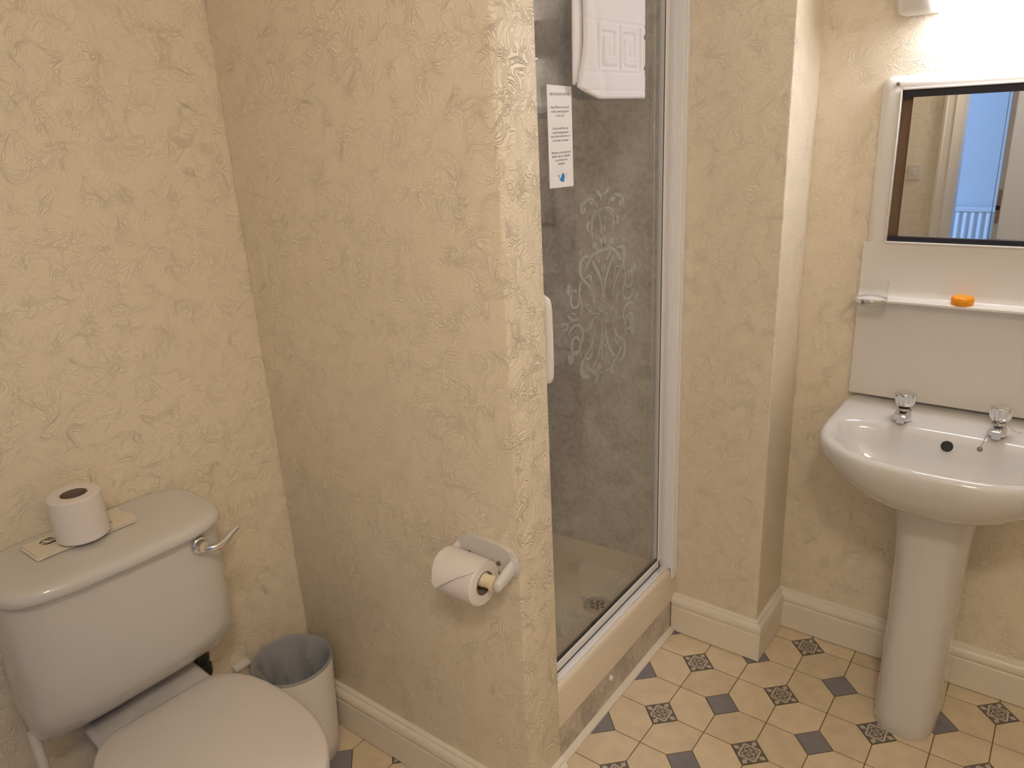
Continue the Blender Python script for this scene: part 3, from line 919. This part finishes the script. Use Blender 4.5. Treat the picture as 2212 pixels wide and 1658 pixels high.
# flush lever
bm = bmesh.new()
lathe(bm, [(0.0185, -0.846), (0.0185, -0.838), (0.0165, -0.835), (0.0135, -0.834), (0.0130, -0.826), (0.010, -0.822)], (0, -1.0515, 0.735), 'x', 28)
lv = part('flush_lever', bm, M['chrome'], tl, smooth=40, label='chrome lever on a round boss')
bm = bmesh.new()
tube(bm, [(-0.830, -1.053, 0.732), (-0.819, -1.043, 0.730), (-0.814, -1.030, 0.7295), (-0.814, -1.011, 0.734), (-0.817, -0.993, 0.742), (-0.820, -0.978, 0.748)],
     lambda t: 0.0068 + 0.0030 * math.sin(PI * min(1, t * 1.05)) ** 2 * t, 12, per=5, flat=(0.75, 1.0))
part('lever_arm', bm, M['chrome'], lv, smooth=60)
# pan
bm = bmesh.new()
def egg(z, xc, ab, af, hw, n=2.3, N=80):
    out = []
    for i in range(N):
        t = 2 * PI * i / N
        c, s = math.cos(t), math.sin(t)
        out.append((xc + (af if c > 0 else ab) * sgnpow(c, 2 / n), YT + hw * sgnpow(s, 2 / n), z))
    return out
loft(bm, [egg(0.0, -0.72, 0.20, 0.15, 0.105, 3), egg(0.03, -0.72, 0.195, 0.145, 0.10, 3), egg(0.12, -0.72, 0.19, 0.15, 0.095), egg(0.22, -0.70, 0.20, 0.19, 0.12),
          egg(0.30, -0.69, 0.20, 0.23, 0.160), egg(0.355, -0.685, 0.20, 0.24, 0.174), egg(0.368, -0.685, 0.20, 0.243, 0.176), egg(0.3725, -0.685, 0.195, 0.236, 0.17)])
def shelf_loop(z, d):
    return [(x, y, zz + 0.05 * min(0.0, y - YT)) for x, y, zz in rect(-1.010 + d * 0.3, -0.875, YT - 0.113 + d, YT + 0.131 - d, z, r=0.012)]
loft(bm, [shelf_loop(0.20, 0.05), shelf_loop(0.30, 0.03), shelf_loop(0.35, 0.008), shelf_loop(0.380, 0.0), shelf_loop(0.387, 0.002), shelf_loop(0.390, 0.008)])
part('pan', bm, M['ceramic'], tl, smooth=60)
SY = -1.179
def seat_outline(d=0.0, N=40):
    """outline of the lid: straight hinge edge at the back, rounded front"""
    out = []
    xb, xf, hw = -0.882 + d, -0.428 - d, 0.185 - d
    xc = -0.655
    for i in range(N + 1):
        t = -PI / 2 + PI * i / N
        out.append((xc + (xf - xc) * sgnpow(math.cos(t), 0.92), SY + hw * sgnpow(math.sin(t), 0.92)))
    back = [(-0.685, 1.0), (-0.725, 0.985), (-0.765, 0.955), (-0.805, 0.90), (-0.835, 0.825), (-0.857, 0.74), (-0.870, 0.66), (-0.879, 0.585), (-0.882, 0.54)]
    out += [(max(x, xb), SY + hw * k) for x, k in back]
    out += [(max(x, xb), SY - hw * k) for x, k in reversed(back)]
    return out
def seat_stack(bm, zs):
    loft(bm, [[(x, y, z) for x, y in seat_outline(d)] for z, d in zs])
bm = bmesh.new(); seat_stack(bm, [(0.374, 0.006), (0.377, 0.001), (0.389, 0.001), (0.393, 0.006)])
part('seat', bm, M['seat'], tl, smooth=40)
bm = bmesh.new(); seat_stack(bm, [(0.3932, 0.004), (0.395, 0.001), (0.402, 0.0), (0.407, 0.003), (0.4095, 0.009), (0.4105, 0.03), (0.411, 0.09)])
part('seat_lid', bm, M['seat'], tl, smooth=40)
# black coupling between cistern and pan, and the white overflow pipe
bm = bmesh.new()
lathe(bm, [(0.012, 0.335), (0.021, 0.337), (0.023, 0.345), (0.022, 0.362), (0.016, 0.366), (0.016, 0.374), (0.021, 0.377), (0.022, 0.386), (0.018, 0.396)], (-0.987, -1.043, 0), 'z', 10)
part('wing_nut', bm, M['black'], tl, smooth=20, label='black plastic wing nut under the cistern')
bm = bmesh.new(); tube(bm, [(-0.965, -1.385, 0.44), (-0.965, -1.385, 0.10), (-0.985, -1.385, 0.03), (-1.02, -1.385, 0.02)], 0.010, 14, per=4)
part('overflow_pipe', bm, M['white'], tl, smooth=60)

skew(tl)

# capped pipe stub on the left wall behind the bin
ps = thing('pipe_stub', 'short white capped pipe stub on the left wall beside the bin', 'pipe', (XL, -0.93, 0.265))
bm = bmesh.new(); box(bm, XL + 0.0003, -1.020, -0.954, -0.912, 0.262, 0.273, bevel=0.003)
part('ledge', bm, M['white'], ps, smooth=40)
part('bracket', boxm(XL + 0.0003, -1.027, -0.950, -0.918, 0.225, 0.262, bevel=0.002), M['plain_wall'], ps)

skew(ps)

# napkin + spare roll on the cistern --------------------------------------
nk = thing('paper_napkin', 'folded cream paper napkin with small black print on the cistern lid', 'napkin', (-0.99, -1.225, 0.8014))
NAPKIN = nk
for q, (dx, dy, z) in enumerate(((0.0, 0.0, 0.8014), (0.004, -0.002, 0.8032), (-0.001, 0.003, 0.8050))):
    bm = bmesh.new()
    nu, nv = 14, 6
    G_ = []
    for j in range(nv + 1):
        r = []
        for i in range(nu + 1):
            u, v = i / nu, j / nv
            x = (-1.034 + dx) * (1 - v) + (-0.958 + 0.012 * u + dx) * v
            y = (-1.318 + dy) * (1 - u) + (-1.137 + 0.0 * v + dy) * u
            y += 0.004 * math.sin(9 * v + q) * (1 if i == nu else 0)
            r.append((x, y, z + 0.0007 * math.sin(7 * u + q) * (u * (1 - u) * 4) - (0.001 if q and i == 0 and j == nv else 0)))
        G_.append(r)
    top = [[bm.verts.new((x, y, zz + 0.0011)) for x, y, zz in r] for r in G_]
    bot = [[bm.verts.new((x, y, zz)) for x, y, zz in r] for r in G_]
    for j in range(nv):
        for i in range(nu):
            bm.faces.new((top[j][i], top[j + 1][i], top[j + 1][i + 1], top[j][i + 1]))
            bm.faces.new((bot[j][i], bot[j][i + 1], bot[j + 1][i + 1], bot[j + 1][i]))
    ed = [e for e in bm.edges if e.is_boundary]
    bmesh.ops.bridge_loops(bm, edges=ed)
    part('napkin_layer', bm, M['napkin'], nk, smooth=40)
def inkstroke(pts, wd, z=0.8069):
    bm = bmesh.new()
    P = catmull([(a, b, z) for a, b in pts], 4)
    m_ = len(P); A_, B_ = [], []
    for i, p in enumerate(P):
        d = (P[min(i + 1, m_ - 1)] - P[max(i - 1, 0)]).normalized()
        nn = Vector((-d.y, d.x, 0)) * wd * 0.5
        A_.append(bm.verts.new(p + nn)); B_.append(bm.verts.new(p - nn))
    for i in range(m_ - 1): bm.faces.new((A_[i], A_[i + 1], B_[i + 1], B_[i]))
    return part('printed_mark', bm, M['ink'], nk)
for pts, wd in (([(-1.012, -1.292), (-1.022, -1.283), (-1.019, -1.268)], 0.0022), ([(-1.005, -1.291), (-1.000, -1.280), (-1.000, -1.262)], 0.002), ([(-1.000, -1.284), (-0.999, -1.266)], 0.0045),
                ([(-1.022, -1.280), (-1.012, -1.274), (-1.004, -1.268)], 0.0016), ([(-1.024, -1.272), (-1.015, -1.268), (-1.006, -1.260)], 0.002), ([(-1.016, -1.287), (-1.004, -1.283)], 0.0014),
                ([(-1.010, -1.258), (-1.003, -1.250)], 0.002), ([(-0.984, -1.180), (-0.976, -1.172)], 0.0016), ([(-0.985, -1.172), (-0.978, -1.178), (-0.974, -1.183)], 0.0014), ([(-0.980, -1.170), (-0.979, -1.180)], 0.0012)):
    inkstroke(pts, wd)

nk.location = nk.location + Vector((-0.0145, 0.0065, -0.0102))
def roll_mesh(R, r, h):
    bm = bmesh.new()
    ring(bm, [(r, 0.002), (r + 0.002, 0.0), (R - 0.003, 0.0), (R, 0.003), (R, h - 0.003), (R - 0.003, h), (r + 0.002, h), (r, h - 0.002)], n=56)
    return bm
RG = 'toilet rolls'
sp = thing('toilet_roll', 'spare white toilet roll standing upright on the napkin', 'toilet roll', (-0.986, -1.2215, 0.7982), RG)
o = obj('roll', roll_mesh(0.0465, 0.0235, 0.089), M['paper'], sp, smooth=40)
bm = bmesh.new(); ring(bm, [(0.0215, 0.0005), (0.0234, 0.0005), (0.0234, 0.0875), (0.0215, 0.0875)], n=40)
o = obj('core', bm, M['card'], sp, smooth=40, loc=(0, 0, 0)); o['label'] = 'brown cardboard core'

# ------------------------------------------------------------------ roll holder on the partition
hx, hz, hy = -0.386, 0.700, YP0
hl = thing('toilet_roll_holder', 'white ceramic toilet roll holder screwed to the partition wall', 'roll holder', (hx, hy, hz))
bm = bmesh.new()
ol = []
W = 0.078
for i in range(25):
    t = PI * i / 24
    ol.append((hx + W * sgnpow(math.cos(t), 0.55), hz - 0.006 + 0.042 * sgnpow(math.sin(t), 0.8)))
ol += [(hx - W, hz - 0.020), (hx - W + 0.004, hz - 0.026), (hx + W - 0.004, hz - 0.026), (hx + W, hz - 0.020)]
plate(bm, ol, 0.0, 0.011, lambda u, v, h: (u, hy - 0.0002 - h, v), bevel=0.004)
part('back_plate', bm, M['ceramic'], hl, smooth=50)
AX_Y, AX_Z = -0.789, 0.681
for s in (-1, 1):
    bm = bmesh.new()
    xa = hx + s * 0.0685
    loops = []
    for i in range(13):
        t = i / 12
        y = hy - 0.002 + (AX_Y - 0.009 - hy) * t
        zc = hz - 0.002 + (AX_Z - hz) * t
        r = 0.019 * (1 - 0.32 * t) * (1 if t < 0.9 else (1 - ((t - 0.9) / 0.1) ** 2 * 0.6))
        loops.append([(xa + 0.0088 * math.cos(2 * PI * k / 20) * (1 if t < 0.9 else 1 - (t - 0.9) * 4), y, zc + r * math.sin(2 * PI * k / 20)) for k in range(20)])
    loft(bm, loops)
    part('arm', bm, M['ceramic'], hl, smooth=60)
for s in (-1, 1):
    bm = bmesh.new(); lathe(bm, [(0.0052, 0.0), (0.0052, -0.0022), (0.003, -0.0034)], (hx + s * 0.037, hy - 0.0111, hz - 0.004), 'y', 16)
    part('screw', bm, M['dull_metal'], hl, smooth=30, label='dark screw head')
bm = bmesh.new(); lathe(bm, [(0.006, -0.064), (0.006, -0.058), (0.0145, -0.056), (0.0145, 0.034), (0.013, 0.036), (0.013, 0.052), (0.0155, 0.053), (0.0155, 0.0575), (0.006, 0.060)], (hx, AX_Y, AX_Z), 'x', 24)
part('spindle', bm, M['spindle'], hl, smooth=40, label='cream plastic spindle')
rx = -0.402
ROLL_Z = AX_Z - 0.0085
rr_ = thing('toilet_roll', 'toilet roll with folded loose end hanging in the wall holder', 'toilet roll', (rx, AX_Y, ROLL_Z), RG)
me = roll_mesh(0.0455, 0.0235, 0.100)
bmesh.ops.translate(me, verts=me.verts, vec=(0, 0, -0.050))
bmesh.ops.rotate(me, verts=me.verts, cent=(0, 0, 0), matrix=Matrix.Rotation(PI / 2, 3, 'Y'))
obj('roll', me, M['paper'], rr_, smooth=40)
bm = bmesh.new(); ring(bm, [(0.0220, -0.0495), (0.0234, -0.0495), (0.0234, 0.0495), (0.0220, 0.0495)], axis='x', n=40)
o = obj('core', bm, M['card'], rr_, smooth=40); o['label'] = 'brown cardboard core'
# loose end folded to a point: sheet lying over the top and front of the roll
bm = bmesh.new()
rows = []
ns, nx = 18, 12
for j in range(ns + 1):
    t = j / ns
    a = math.radians(40 + 150 * t)          # 90 = up, 180 = towards the room
    rad = 0.0460 + 0.0075 * t ** 2.5
    lo, hi = -0.0498, 0.0498
    k = max(0.0, (t - 0.56) / 0.44)
    hi = 0.0498 - k * 0.082
    lo = -0.0498 + k * 0.012
    rows.append([(lo + (hi - lo) * i / nx, rad * math.cos(a), rad * math.sin(a)) for i in range(nx + 1)])
V = [[bm.verts.new(p) for p in r] for r in rows]
for j in range(ns):
    for i in range(nx): bm.faces.new((V[j][i], V[j][i + 1], V[j + 1][i + 1], V[j + 1][i]))
obj('loose_sheet', bm, M['paper'], rr_, smooth=50)

# ------------------------------------------------------------------ bin
bx, by = -0.936, -0.861
bn = thing('waste_bin', 'small round pale bin with bag liner in the corner', 'bin', (bx, by, 0))
bm = bmesh.new()
prof = [(0.078, 0.0), (0.083, 0.004), (0.086, 0.06), (0.091, 0.16), (0.0955, 0.255), (0.0970, 0.270), (0.0975, 0.280), (0.0965, 0.2845), (0.0945, 0.2850), (0.0935, 0.280), (0.090, 0.20), (0.080, 0.012)]
lathe(bm, prof, (0, 0, 0), 'z', 64)
obj('bin_body', bm, M['bin'], bn, smooth=60)
bm = bmesh.new()
loops = []
rnd = [random.uniform(0, 6.28) for _ in range(8)]
def lin(r, z, amp):
    l = []
    for i in range(96):
        a = 2 * PI * i / 96
        q = -amp * (0.9 * (1 - abs(math.sin(1.5 * a + rnd[0] + z * 5))) + 0.7 * (1 - abs(math.sin(2.5 * a + rnd[1] - z * 9))) + 0.4 * (1 - abs(math.sin(4.5 * a + rnd[2] + z * 12))))
        l.append(((r + q) * math.cos(a), (r + q) * math.sin(a), z + 0.1 * q))
    return l
for r, z, am in ((0.0984, 0.2815, 0.0), (0.0972, 0.2868, 0.0003), (0.0945, 0.2875, 0.0004), (0.0915, 0.283, 0.0008), (0.0895, 0.27, 0.006), (0.086, 0.24, 0.016), (0.081, 0.20, 0.024), (0.074, 0.15, 0.028), (0.058, 0.10, 0.012), (0.035, 0.055, 0.006), (0.006, 0.04, 0.0)):
    loops.append(lin(r, z, am))
loft(bm, loops, False, True)
o = obj('liner', bm, M['liner'], bn, smooth=22); o['label'] = 'crumpled translucent grey bag lining the bin'

# ------------------------------------------------------------------ basin on pedestal
BX, BY = 0.290, 0.085
bs = thing('washbasin', 'white pedestal washbasin with two chrome taps on the back wall', 'washbasin', (0.285, 0.16, 0))
bm = bmesh.new()
Z0 = 0.787
E = lambda a, bf, bb, z, n, nb: superell(BX, BY, a, bf, bb, z, n, nb, 128)
BB = YD - BY - 0.0006
loft(bm, [E(0.100, 0.11, 0.205, 0.640, 2.6, 5), E(0.135, 0.145, 0.215, 0.655, 2.6, 6), E(0.180, 0.180, 0.22, 0.680, 2.6, 7), E(0.222, 0.202, BB, 0.712, 2.6, 9),
          E(0.247, 0.215, BB, 0.738, 2.6, 12), E(0.260, 0.222, BB, 0.758, 2.6, 14), E(0.2615, 0.223, BB, 0.770, 2.6, 14), E(0.2595, 0.221, BB, 0.780, 2.6, 14), E(0.254, 0.2155, BB, 0.7865, 2.6, 14),
          E(0.247, 0.208, BB - 0.006, 0.789, 2.6, 12), E(0.241, 0.201, 0.140, 0.7875, 2.6, 5), E(0.233, 0.192, 0.062, 0.784, 2.5, 3.2), E(0.228, 0.186, 0.050, 0.777, 2.5, 3.0),
          E(0.222, 0.179, 0.044, 0.765, 2.5, 2.9), E(0.208, 0.165, 0.034, 0.735, 2.4, 2.8), E(0.180, 0.14, 0.02, 0.695, 2.3, 2.6), E(0.13, 0.10, 0.01, 0.682, 2.2, 2.3), E(0.06, 0.05, 0.02, 0.676, 2, 2), E(0.02, 0.02, 0.02, 0.675, 2, 2)], True, True)
part('bowl', bm, M['ceramic'], bs, smooth=60)
bm = bmesh.new()
PX = 0.287
Pd = lambda z, a, yf: superell(PX, 0.165, a, 0.165 - yf, 0.120, z, 3.2, 6, 72)
loft(bm, [Pd(0.0003, 0.072, 0.016), Pd(0.012, 0.0745, 0.013), Pd(0.05, 0.0745, 0.016), Pd(0.15, 0.0735, 0.030), Pd(0.30, 0.0735, 0.044), Pd(0.45, 0.0765, 0.048), Pd(0.53, 0.081, 0.042), Pd(0.59, 0.087, 0.034), Pd(0.635, 0.092, 0.025), Pd(0.655, 0.098, 0.015)])
part('pedestal', bm, M['ceramic'], bs, smooth=60)
# overflow in the rear of the bowl
bm = bmesh.new()
ovx, ovy, ovz = 0.288, 0.1262, 0.7545
lathe(bm, [(0.0125, 0.004), (0.0125, -0.0035), (0.010, -0.005), (0.0095, -0.002)], (0, 0, 0), 'y', 24)
bmesh.ops.rotate(bm, verts=bm.verts, cent=(0, 0, 0), matrix=Matrix.Rotation(math.radians(-22), 3, 'X'))
bmesh.ops.translate(bm, verts=bm.verts, vec=(ovx, ovy, ovz))
part('overflow', bm, M['dark_fill'], bs, smooth=40, label='dark round overflow hole')
def tap(x, y):
    bm = bmesh.new()
    z = 0.7875
    lathe(bm, [(0.0185, z - 0.0), (0.0190, z + 0.004), (0.0175, z + 0.012), (0.0155, z + 0.024), (0.0140, z + 0.030)], (x, y, 0), 'z', 28)
    # spout towards the bowl
    loops = []
    for i in range(9):
        t = i / 8
        yy = y - 0.004 - 0.040 * t
        zc = z + 0.019 - 0.003 * t
        hw = 0.0160 + 0.0015 * t; hh = 0.0088 - 0.0005 * t
        if i == 8: hw *= 0.8; hh *= 0.7
        loops.append([(x + hw * sgnpow(math.cos(2 * PI * k / 20), 0.7), yy, zc + hh * sgnpow(math.sin(2 * PI * k / 20), 0.7)) for k in range(20)])
    loft(bm, loops)
    lathe(bm, [(0.0092, z + 0.004), (0.0092, z + 0.014)], (x, y - 0.035, 0), 'z', 16)
    o = part('tap', bm, M['chrome'], bs, smooth=45, label='chrome pillar tap with fluted head')
    bm = bmesh.new(); lathe(bm, [(0.0125, z + 0.029), (0.0125, z + 0.038)], (x, y, 0), 'z', 24)
    part('neck', bm, M['black'], o, smooth=40)
    bm = bmesh.new()
    lps = []
    for r, h, f in ((0.0120, 0.035, 0.0), (0.0175, 0.037, 0.4), (0.0215, 0.044, 1.0), (0.0235, 0.055, 1.0), (0.0240, 0.062, 0.8), (0.0235, 0.066, 0.3), (0.0215, 0.0675, 0.0)):
        l = []
        for i in range(96):
            a = 2 * PI * i / 96
            q = r - 0.0034 * f * (0.5 - 0.5 * math.cos(8 * a)) ** 2
            l.append((x + q * math.cos(a), y + q * math.sin(a), z + h))
        lps.append(l)
    loft(bm, lps)
    part('tap_head', bm, M['chrome'], o, smooth=35)
    bm = bmesh.new(); lathe(bm, [(0.0195, z + 0.0672), (0.0195, z + 0.0688), (0.018, z + 0.0693)], (x, y, 0), 'z', 32)
    part('tap_cap', bm, M['chrome'], o, smooth=30)
tap(0.184, 0.168)
tap(0.378, 0.168)
# plug chain looped round the right tap
ch = part('plug_chain', (lambda b: lathe(b, [(0.006, 0.0), (0.006, -0.003), (0.003, -0.004)], (0.352, 0.1285, 0.7615), 'y', 14) and b)(bmesh.new()), M['dull_metal'], bs, label='thin steel plug chain')
def link(p, q, flip):
    p, q = Vector(p), Vector(q)
    d = (q - p); L_ = d.length; d.normalize()
    side = d.cross(Vector((0, 0, 1))).normalized()
    if flip: side = side.cross(d).normalized()
    pts = []
    for i in range(13):
        a = 2 * PI * i / 12
        pts.append((p + q) / 2 + d * (L_ * 0.62 * math.cos(a)) + side * (0.0021 * math.sin(a)))
    bm = bmesh.new(); tube(bm, pts[:-1] + [pts[0]], 0.00055, 6)
    part('chain_link', bm, M['chrome'], ch, smooth=60)
path = catmull([(0.352, 0.1245, 0.7620), (0.356, 0.129, 0.779), (0.361, 0.140, 0.797), (0.367, 0.150, 0.8185)], 3)
path += catmull([(0.374, 0.1515, 0.8215), (0.385, 0.1520, 0.8205), (0.393, 0.158, 0.8195), (0.398, 0.170, 0.812), (0.408, 0.182, 0.797), (0.425, 0.198, 0.7905), (0.45, 0.212, 0.7905), (0.475, 0.22, 0.7905)], 2)
for i in range(len(path) - 1): link(path[i], path[i + 1], i % 2)

# ------------------------------------------------------------------ moulded mirror panel above the basin
mp = thing('mirror_panel', 'white moulded wall panel with sliding mirrors and shelf above basin', 'mirror cabinet', (0.30, YD, 0.791))
PXL, PXR = 0.030, 0.570
def prism(bm, prof, x0, x1, taper=0.0):
    """prof (y, z); sides pulled in towards the front by taper"""
    yb = max(p[0] for p in prof)
    yf = min(p[0] for p in prof)
    def lp(x, s):
        return [(x + s * taper * ((yb - y) / (yb - yf + 1e-9)) ** 2, y, z) for y, z in prof]
    loft(bm, [lp(x0, 1), lp(x1, -1)])
yw = YD - 0.0004
bm = bmesh.new()
lower = [(yw, 0.792), (0.290, 0.792), (0.2865, 0.795), (0.2870, 0.85), (0.2865, 0.93), (0.284, 0.985), (0.276, 1.020), (0.264, 1.040), (0.2500, 1.0465), (0.2425, 1.0485), (0.2400, 1.0515), (0.2405, 1.0555),
         (0.2440, 1.0570), (0.262, 1.0555), (0.275, 1.0565), (0.2815, 1.062), (0.2840, 1.075), (0.2845, 1.189), (yw, 1.189)]
prism(bm, lower, PXL, PXR, 0.006)
def rrect(x0, x1, z0, z1, r, y, k=6):
    out = []
    for cx, cz, a0 in ((x1 - r, z1 - r, 0), (x0 + r, z1 - r, 90), (x0 + r, z0 + r, 180), (x1 - r, z0 + r, 270)):
        for i in range(k + 1):
            a = math.radians(a0 + 90 * i / k)
            out.append((cx + r * math.cos(a), y, cz + r * math.sin(a)))
    return out
fx0, fx1, fz0, fz1 = PXL + 0.003, PXR - 0.003, 1.10, 1.5675
ox0, ox1, oz0, oz1 = 0.0800, 0.5200, 1.1885, 1.5375
loft(bm, [rrect(ox0, ox1, oz0, oz1, 0.003, yw), rrect(fx0, fx1, fz0, fz1, 0.022, yw), rrect(fx0 + 0.001, fx1 - 0.001, fz0 + 0.001, fz1 - 0.001, 0.022, 0.305),
          rrect(fx0 + 0.004, fx1 - 0.004, fz0 + 0.004, fz1 - 0.004, 0.021, 0.2935), rrect(fx0 + 0.010, fx1 - 0.010, fz0 + 0.010, fz1 - 0.010, 0.018, 0.2868),
          rrect(fx0 + 0.018, fx1 - 0.018, fz0 + 0.018, fz1 - 0.018, 0.012, 0.2845), rrect(ox0 - 0.003, ox1 + 0.003, oz0 - 0.003, oz1 + 0.003, 0.005, 0.2845),
          rrect(ox0, ox1, oz0, oz1, 0.003, 0.2870), rrect(ox0, ox1, oz0, oz1, 0.003, yw)], False, False)
pb = part('panel', bm, M['moulding'], mp, smooth=40)
bm = bmesh.new()
for a in ((0.0800, 0.5200, 0.2805, 0.2875, 1.1875, 1.1925), (0.0800, 0.5200, 0.2805, 0.2875, 1.5345, 1.5395), (0.0775, 0.0815, 0.2805, 0.2875, 1.19, 1.537), (0.5185, 0.5225, 0.2805, 0.2875, 1.19, 1.537)):
    box(bm, *a, bevel=0.0016)
part('mirror_bezel', bm, M['moulding'], mp, smooth=40)
part('recess_back', boxm(0.0805, 0.5195, 0.3045, yw, 1.1895, 1.5365), mat('recess_brown', (0.20, 0.12, 0.065), 0.5), mp)
part('mirror_track', boxm(0.083, 0.517, 0.286, 0.3044, 1.5185, 1.5335, bevel=0.001), M['track'], mp, label='black sliding track')
part('mirror_track', boxm(0.083, 0.517, 0.286, 0.3044, 1.1935, 1.2045, bevel=0.001), M['track'], mp, label='black sliding track')
def mirror(x0, x1, y, z0, z1):
    o = part('sliding_mirror', boxm(x0, x1, y + 0.0004, y + 0.003, z0, z1), M['mirror_edge'], mp, label='sliding mirror pane')
    bm = bmesh.new()
    bm.faces.new([bm.verts.new(p) for p in ((x0 + 0.0004, y, z0), (x1 - 0.0004, y, z0), (x1 - 0.0004, y, z1), (x0 + 0.0004, y, z1))])
    bm.faces.ensure_lookup_table()
    part('silvering', bm, M['mirror'], o)
mirror(0.1035, 0.2900, 0.2915, 1.2030, 1.5215)
mirror(0.2500, 0.5160, 0.2975, 1.2040, 1.5190)
def scr(x, z):
    bm = bmesh.new(); lathe(bm, [(0.0042, 0.0), (0.0042, -0.002), (0.0025, -0.003)], (x, 0.2846, z), 'y', 14)
    part('panel_screw', bm, M['dull_metal'], mp, smooth=30)
scr(0.0700, 1.5490); scr(0.5300, 1.5490)
HX, HY, HZ = 0.0705, 0.2405, 1.0565
bm = bmesh.new()
rp = [(0.0345, HZ - 0.004), (0.0365, HZ - 0.005), (0.0375, HZ), (0.0365, HZ + 0.004), (0.0345, HZ + 0.003)]
ring(bm, rp, (HX, HY, 0), 'z', 40)
tube(bm, [(HX - 0.034, HY + 0.005, HZ), (HX - 0.042, HY + 0.018, HZ + 0.001), (HX - 0.038, HY + 0.035, HZ)], 0.003, 8, per=3)
part('tumbler_holder', bm, M['chrome'], mp, smooth=50, label='chrome tumbler ring at the shelf end')
tb = thing('tumbler', 'clear drinking glass standing in the chrome ring by the shelf', 'glass', (HX, HY, HZ - 0.045))
bm = bmesh.new()
lathe(bm, [(0.0285, -0.045), (0.0315, -0.042), (0.0343, 0.0), (0.0368, 0.043), (0.0356, 0.043), (0.0332, 0.0), (0.030, -0.038)], (0, 0, 0.045), 'z', 48)
obj('tumbler_body', bm, M['tumbler'], tb, smooth=40)

so = thing('soap', 'small round ribbed orange soap on the shelf below the mirror', 'soap', (0.262, 0.262, 1.0562))
bm = bmesh.new()
lps = []
for r, h in ((0.0205, 0.0), (0.0228, 0.003), (0.0232, 0.010), (0.0228, 0.0165), (0.0205, 0.0195), (0.017, 0.0200), (0.0155, 0.0185)):
    lps.append([((r + 0.0007 * math.cos(18 * a)) * math.cos(a), (r + 0.0007 * math.cos(18 * a)) * math.sin(a), h) for a in (2 * PI * i / 108 for i in range(108))])
loft(bm, lps)
obj('soap_disc', bm, M['soap'], so, smooth=50)

# ------------------------------------------------------------------ strip light above the mirror
wl = thing('wall_light', 'white strip light glowing on the wall above the mirror', 'wall light', (0.30, YD, 1.69))
LX0, LX1, LZ = 0.060, 0.540, 1.690
def lshape(d, zt=1.790):
    return [(yw, LZ + d), (0.256, LZ + d), (0.239, LZ + 0.004 + d), (0.230, LZ + 0.014 + d), (0.226, LZ + 0.03), (0.226, zt - 0.02), (0.234, zt - 0.006 - d), (0.256, zt - d), (yw, zt - d)]
for xa, xb in ((LX0, 0.136), (0.464, LX1)):
    bm = bmesh.new()
    s = 1 if xa < 0.2 else -1
    lo, hi = (xa, xb)
    pr_ = lshape(0.0)
    sq = lambda x, k: [(x, yw + (y - yw) * k, 1.74 + (z - 1.74) * (1 - (1 - k) * 0.4)) for y, z in pr_]
    if s > 0: loft(bm, [sq(lo, 0.86), sq(lo + 0.006, 0.97), sq(lo + 0.014, 1.0), sq(hi, 1.0)])
    else: loft(bm, [sq(lo, 1.0), sq(hi - 0.014, 1.0), sq(hi - 0.006, 0.97), sq(hi, 0.86)])
    part('end_cap', bm, M['white'], wl, smooth=40)
bm = bmesh.new()
box(bm, 0.1355, 0.4645, 0.285, yw, LZ + 0.002, 1.788)
part('back_plate', bm, M['white'], wl)
bm = bmesh.new()
prf = [(0.286, LZ - 0.002), (0.250, LZ - 0.002), (0.234, LZ + 0.003), (0.224, LZ + 0.014), (0.220, LZ + 0.03), (0.220, 1.768), (0.230, 1.783), (0.250, 1.790), (0.286, 1.790)]
loft(bm, [[(x, y, z) for y, z in prf] for x in (0.1362, 0.4638)])
part('diffuser', bm, M['diffuser'], wl, smooth=30, label='glowing diffuser')

# ------------------------------------------------------------------ unseen fill lamp, added on the ceiling to lift the room's ambient light
cl = thing('fill_light', 'added round fill lamp on the unseen bathroom ceiling', 'fill light', (0.66, -1.90, ZC))
bm = bmesh.new(); lathe(bm, [(0.165, ZC - 0.0004), (0.168, ZC - 0.02), (0.158, ZC - 0.028), (0.150, ZC - 0.028)], (0.66, -1.90, 0), 'z', 48)
part('rim', bm, M['white'], cl, smooth=40)
bm = bmesh.new(); lathe(bm, [(0.149, ZC - 0.0285), (0.140, ZC - 0.045), (0.11, ZC - 0.062), (0.06, ZC - 0.073), (0.012, ZC - 0.076)], (0.66, -1.90, 0), 'z', 32)
part('bowl', bm, M['fill_glow'], cl, smooth=60)
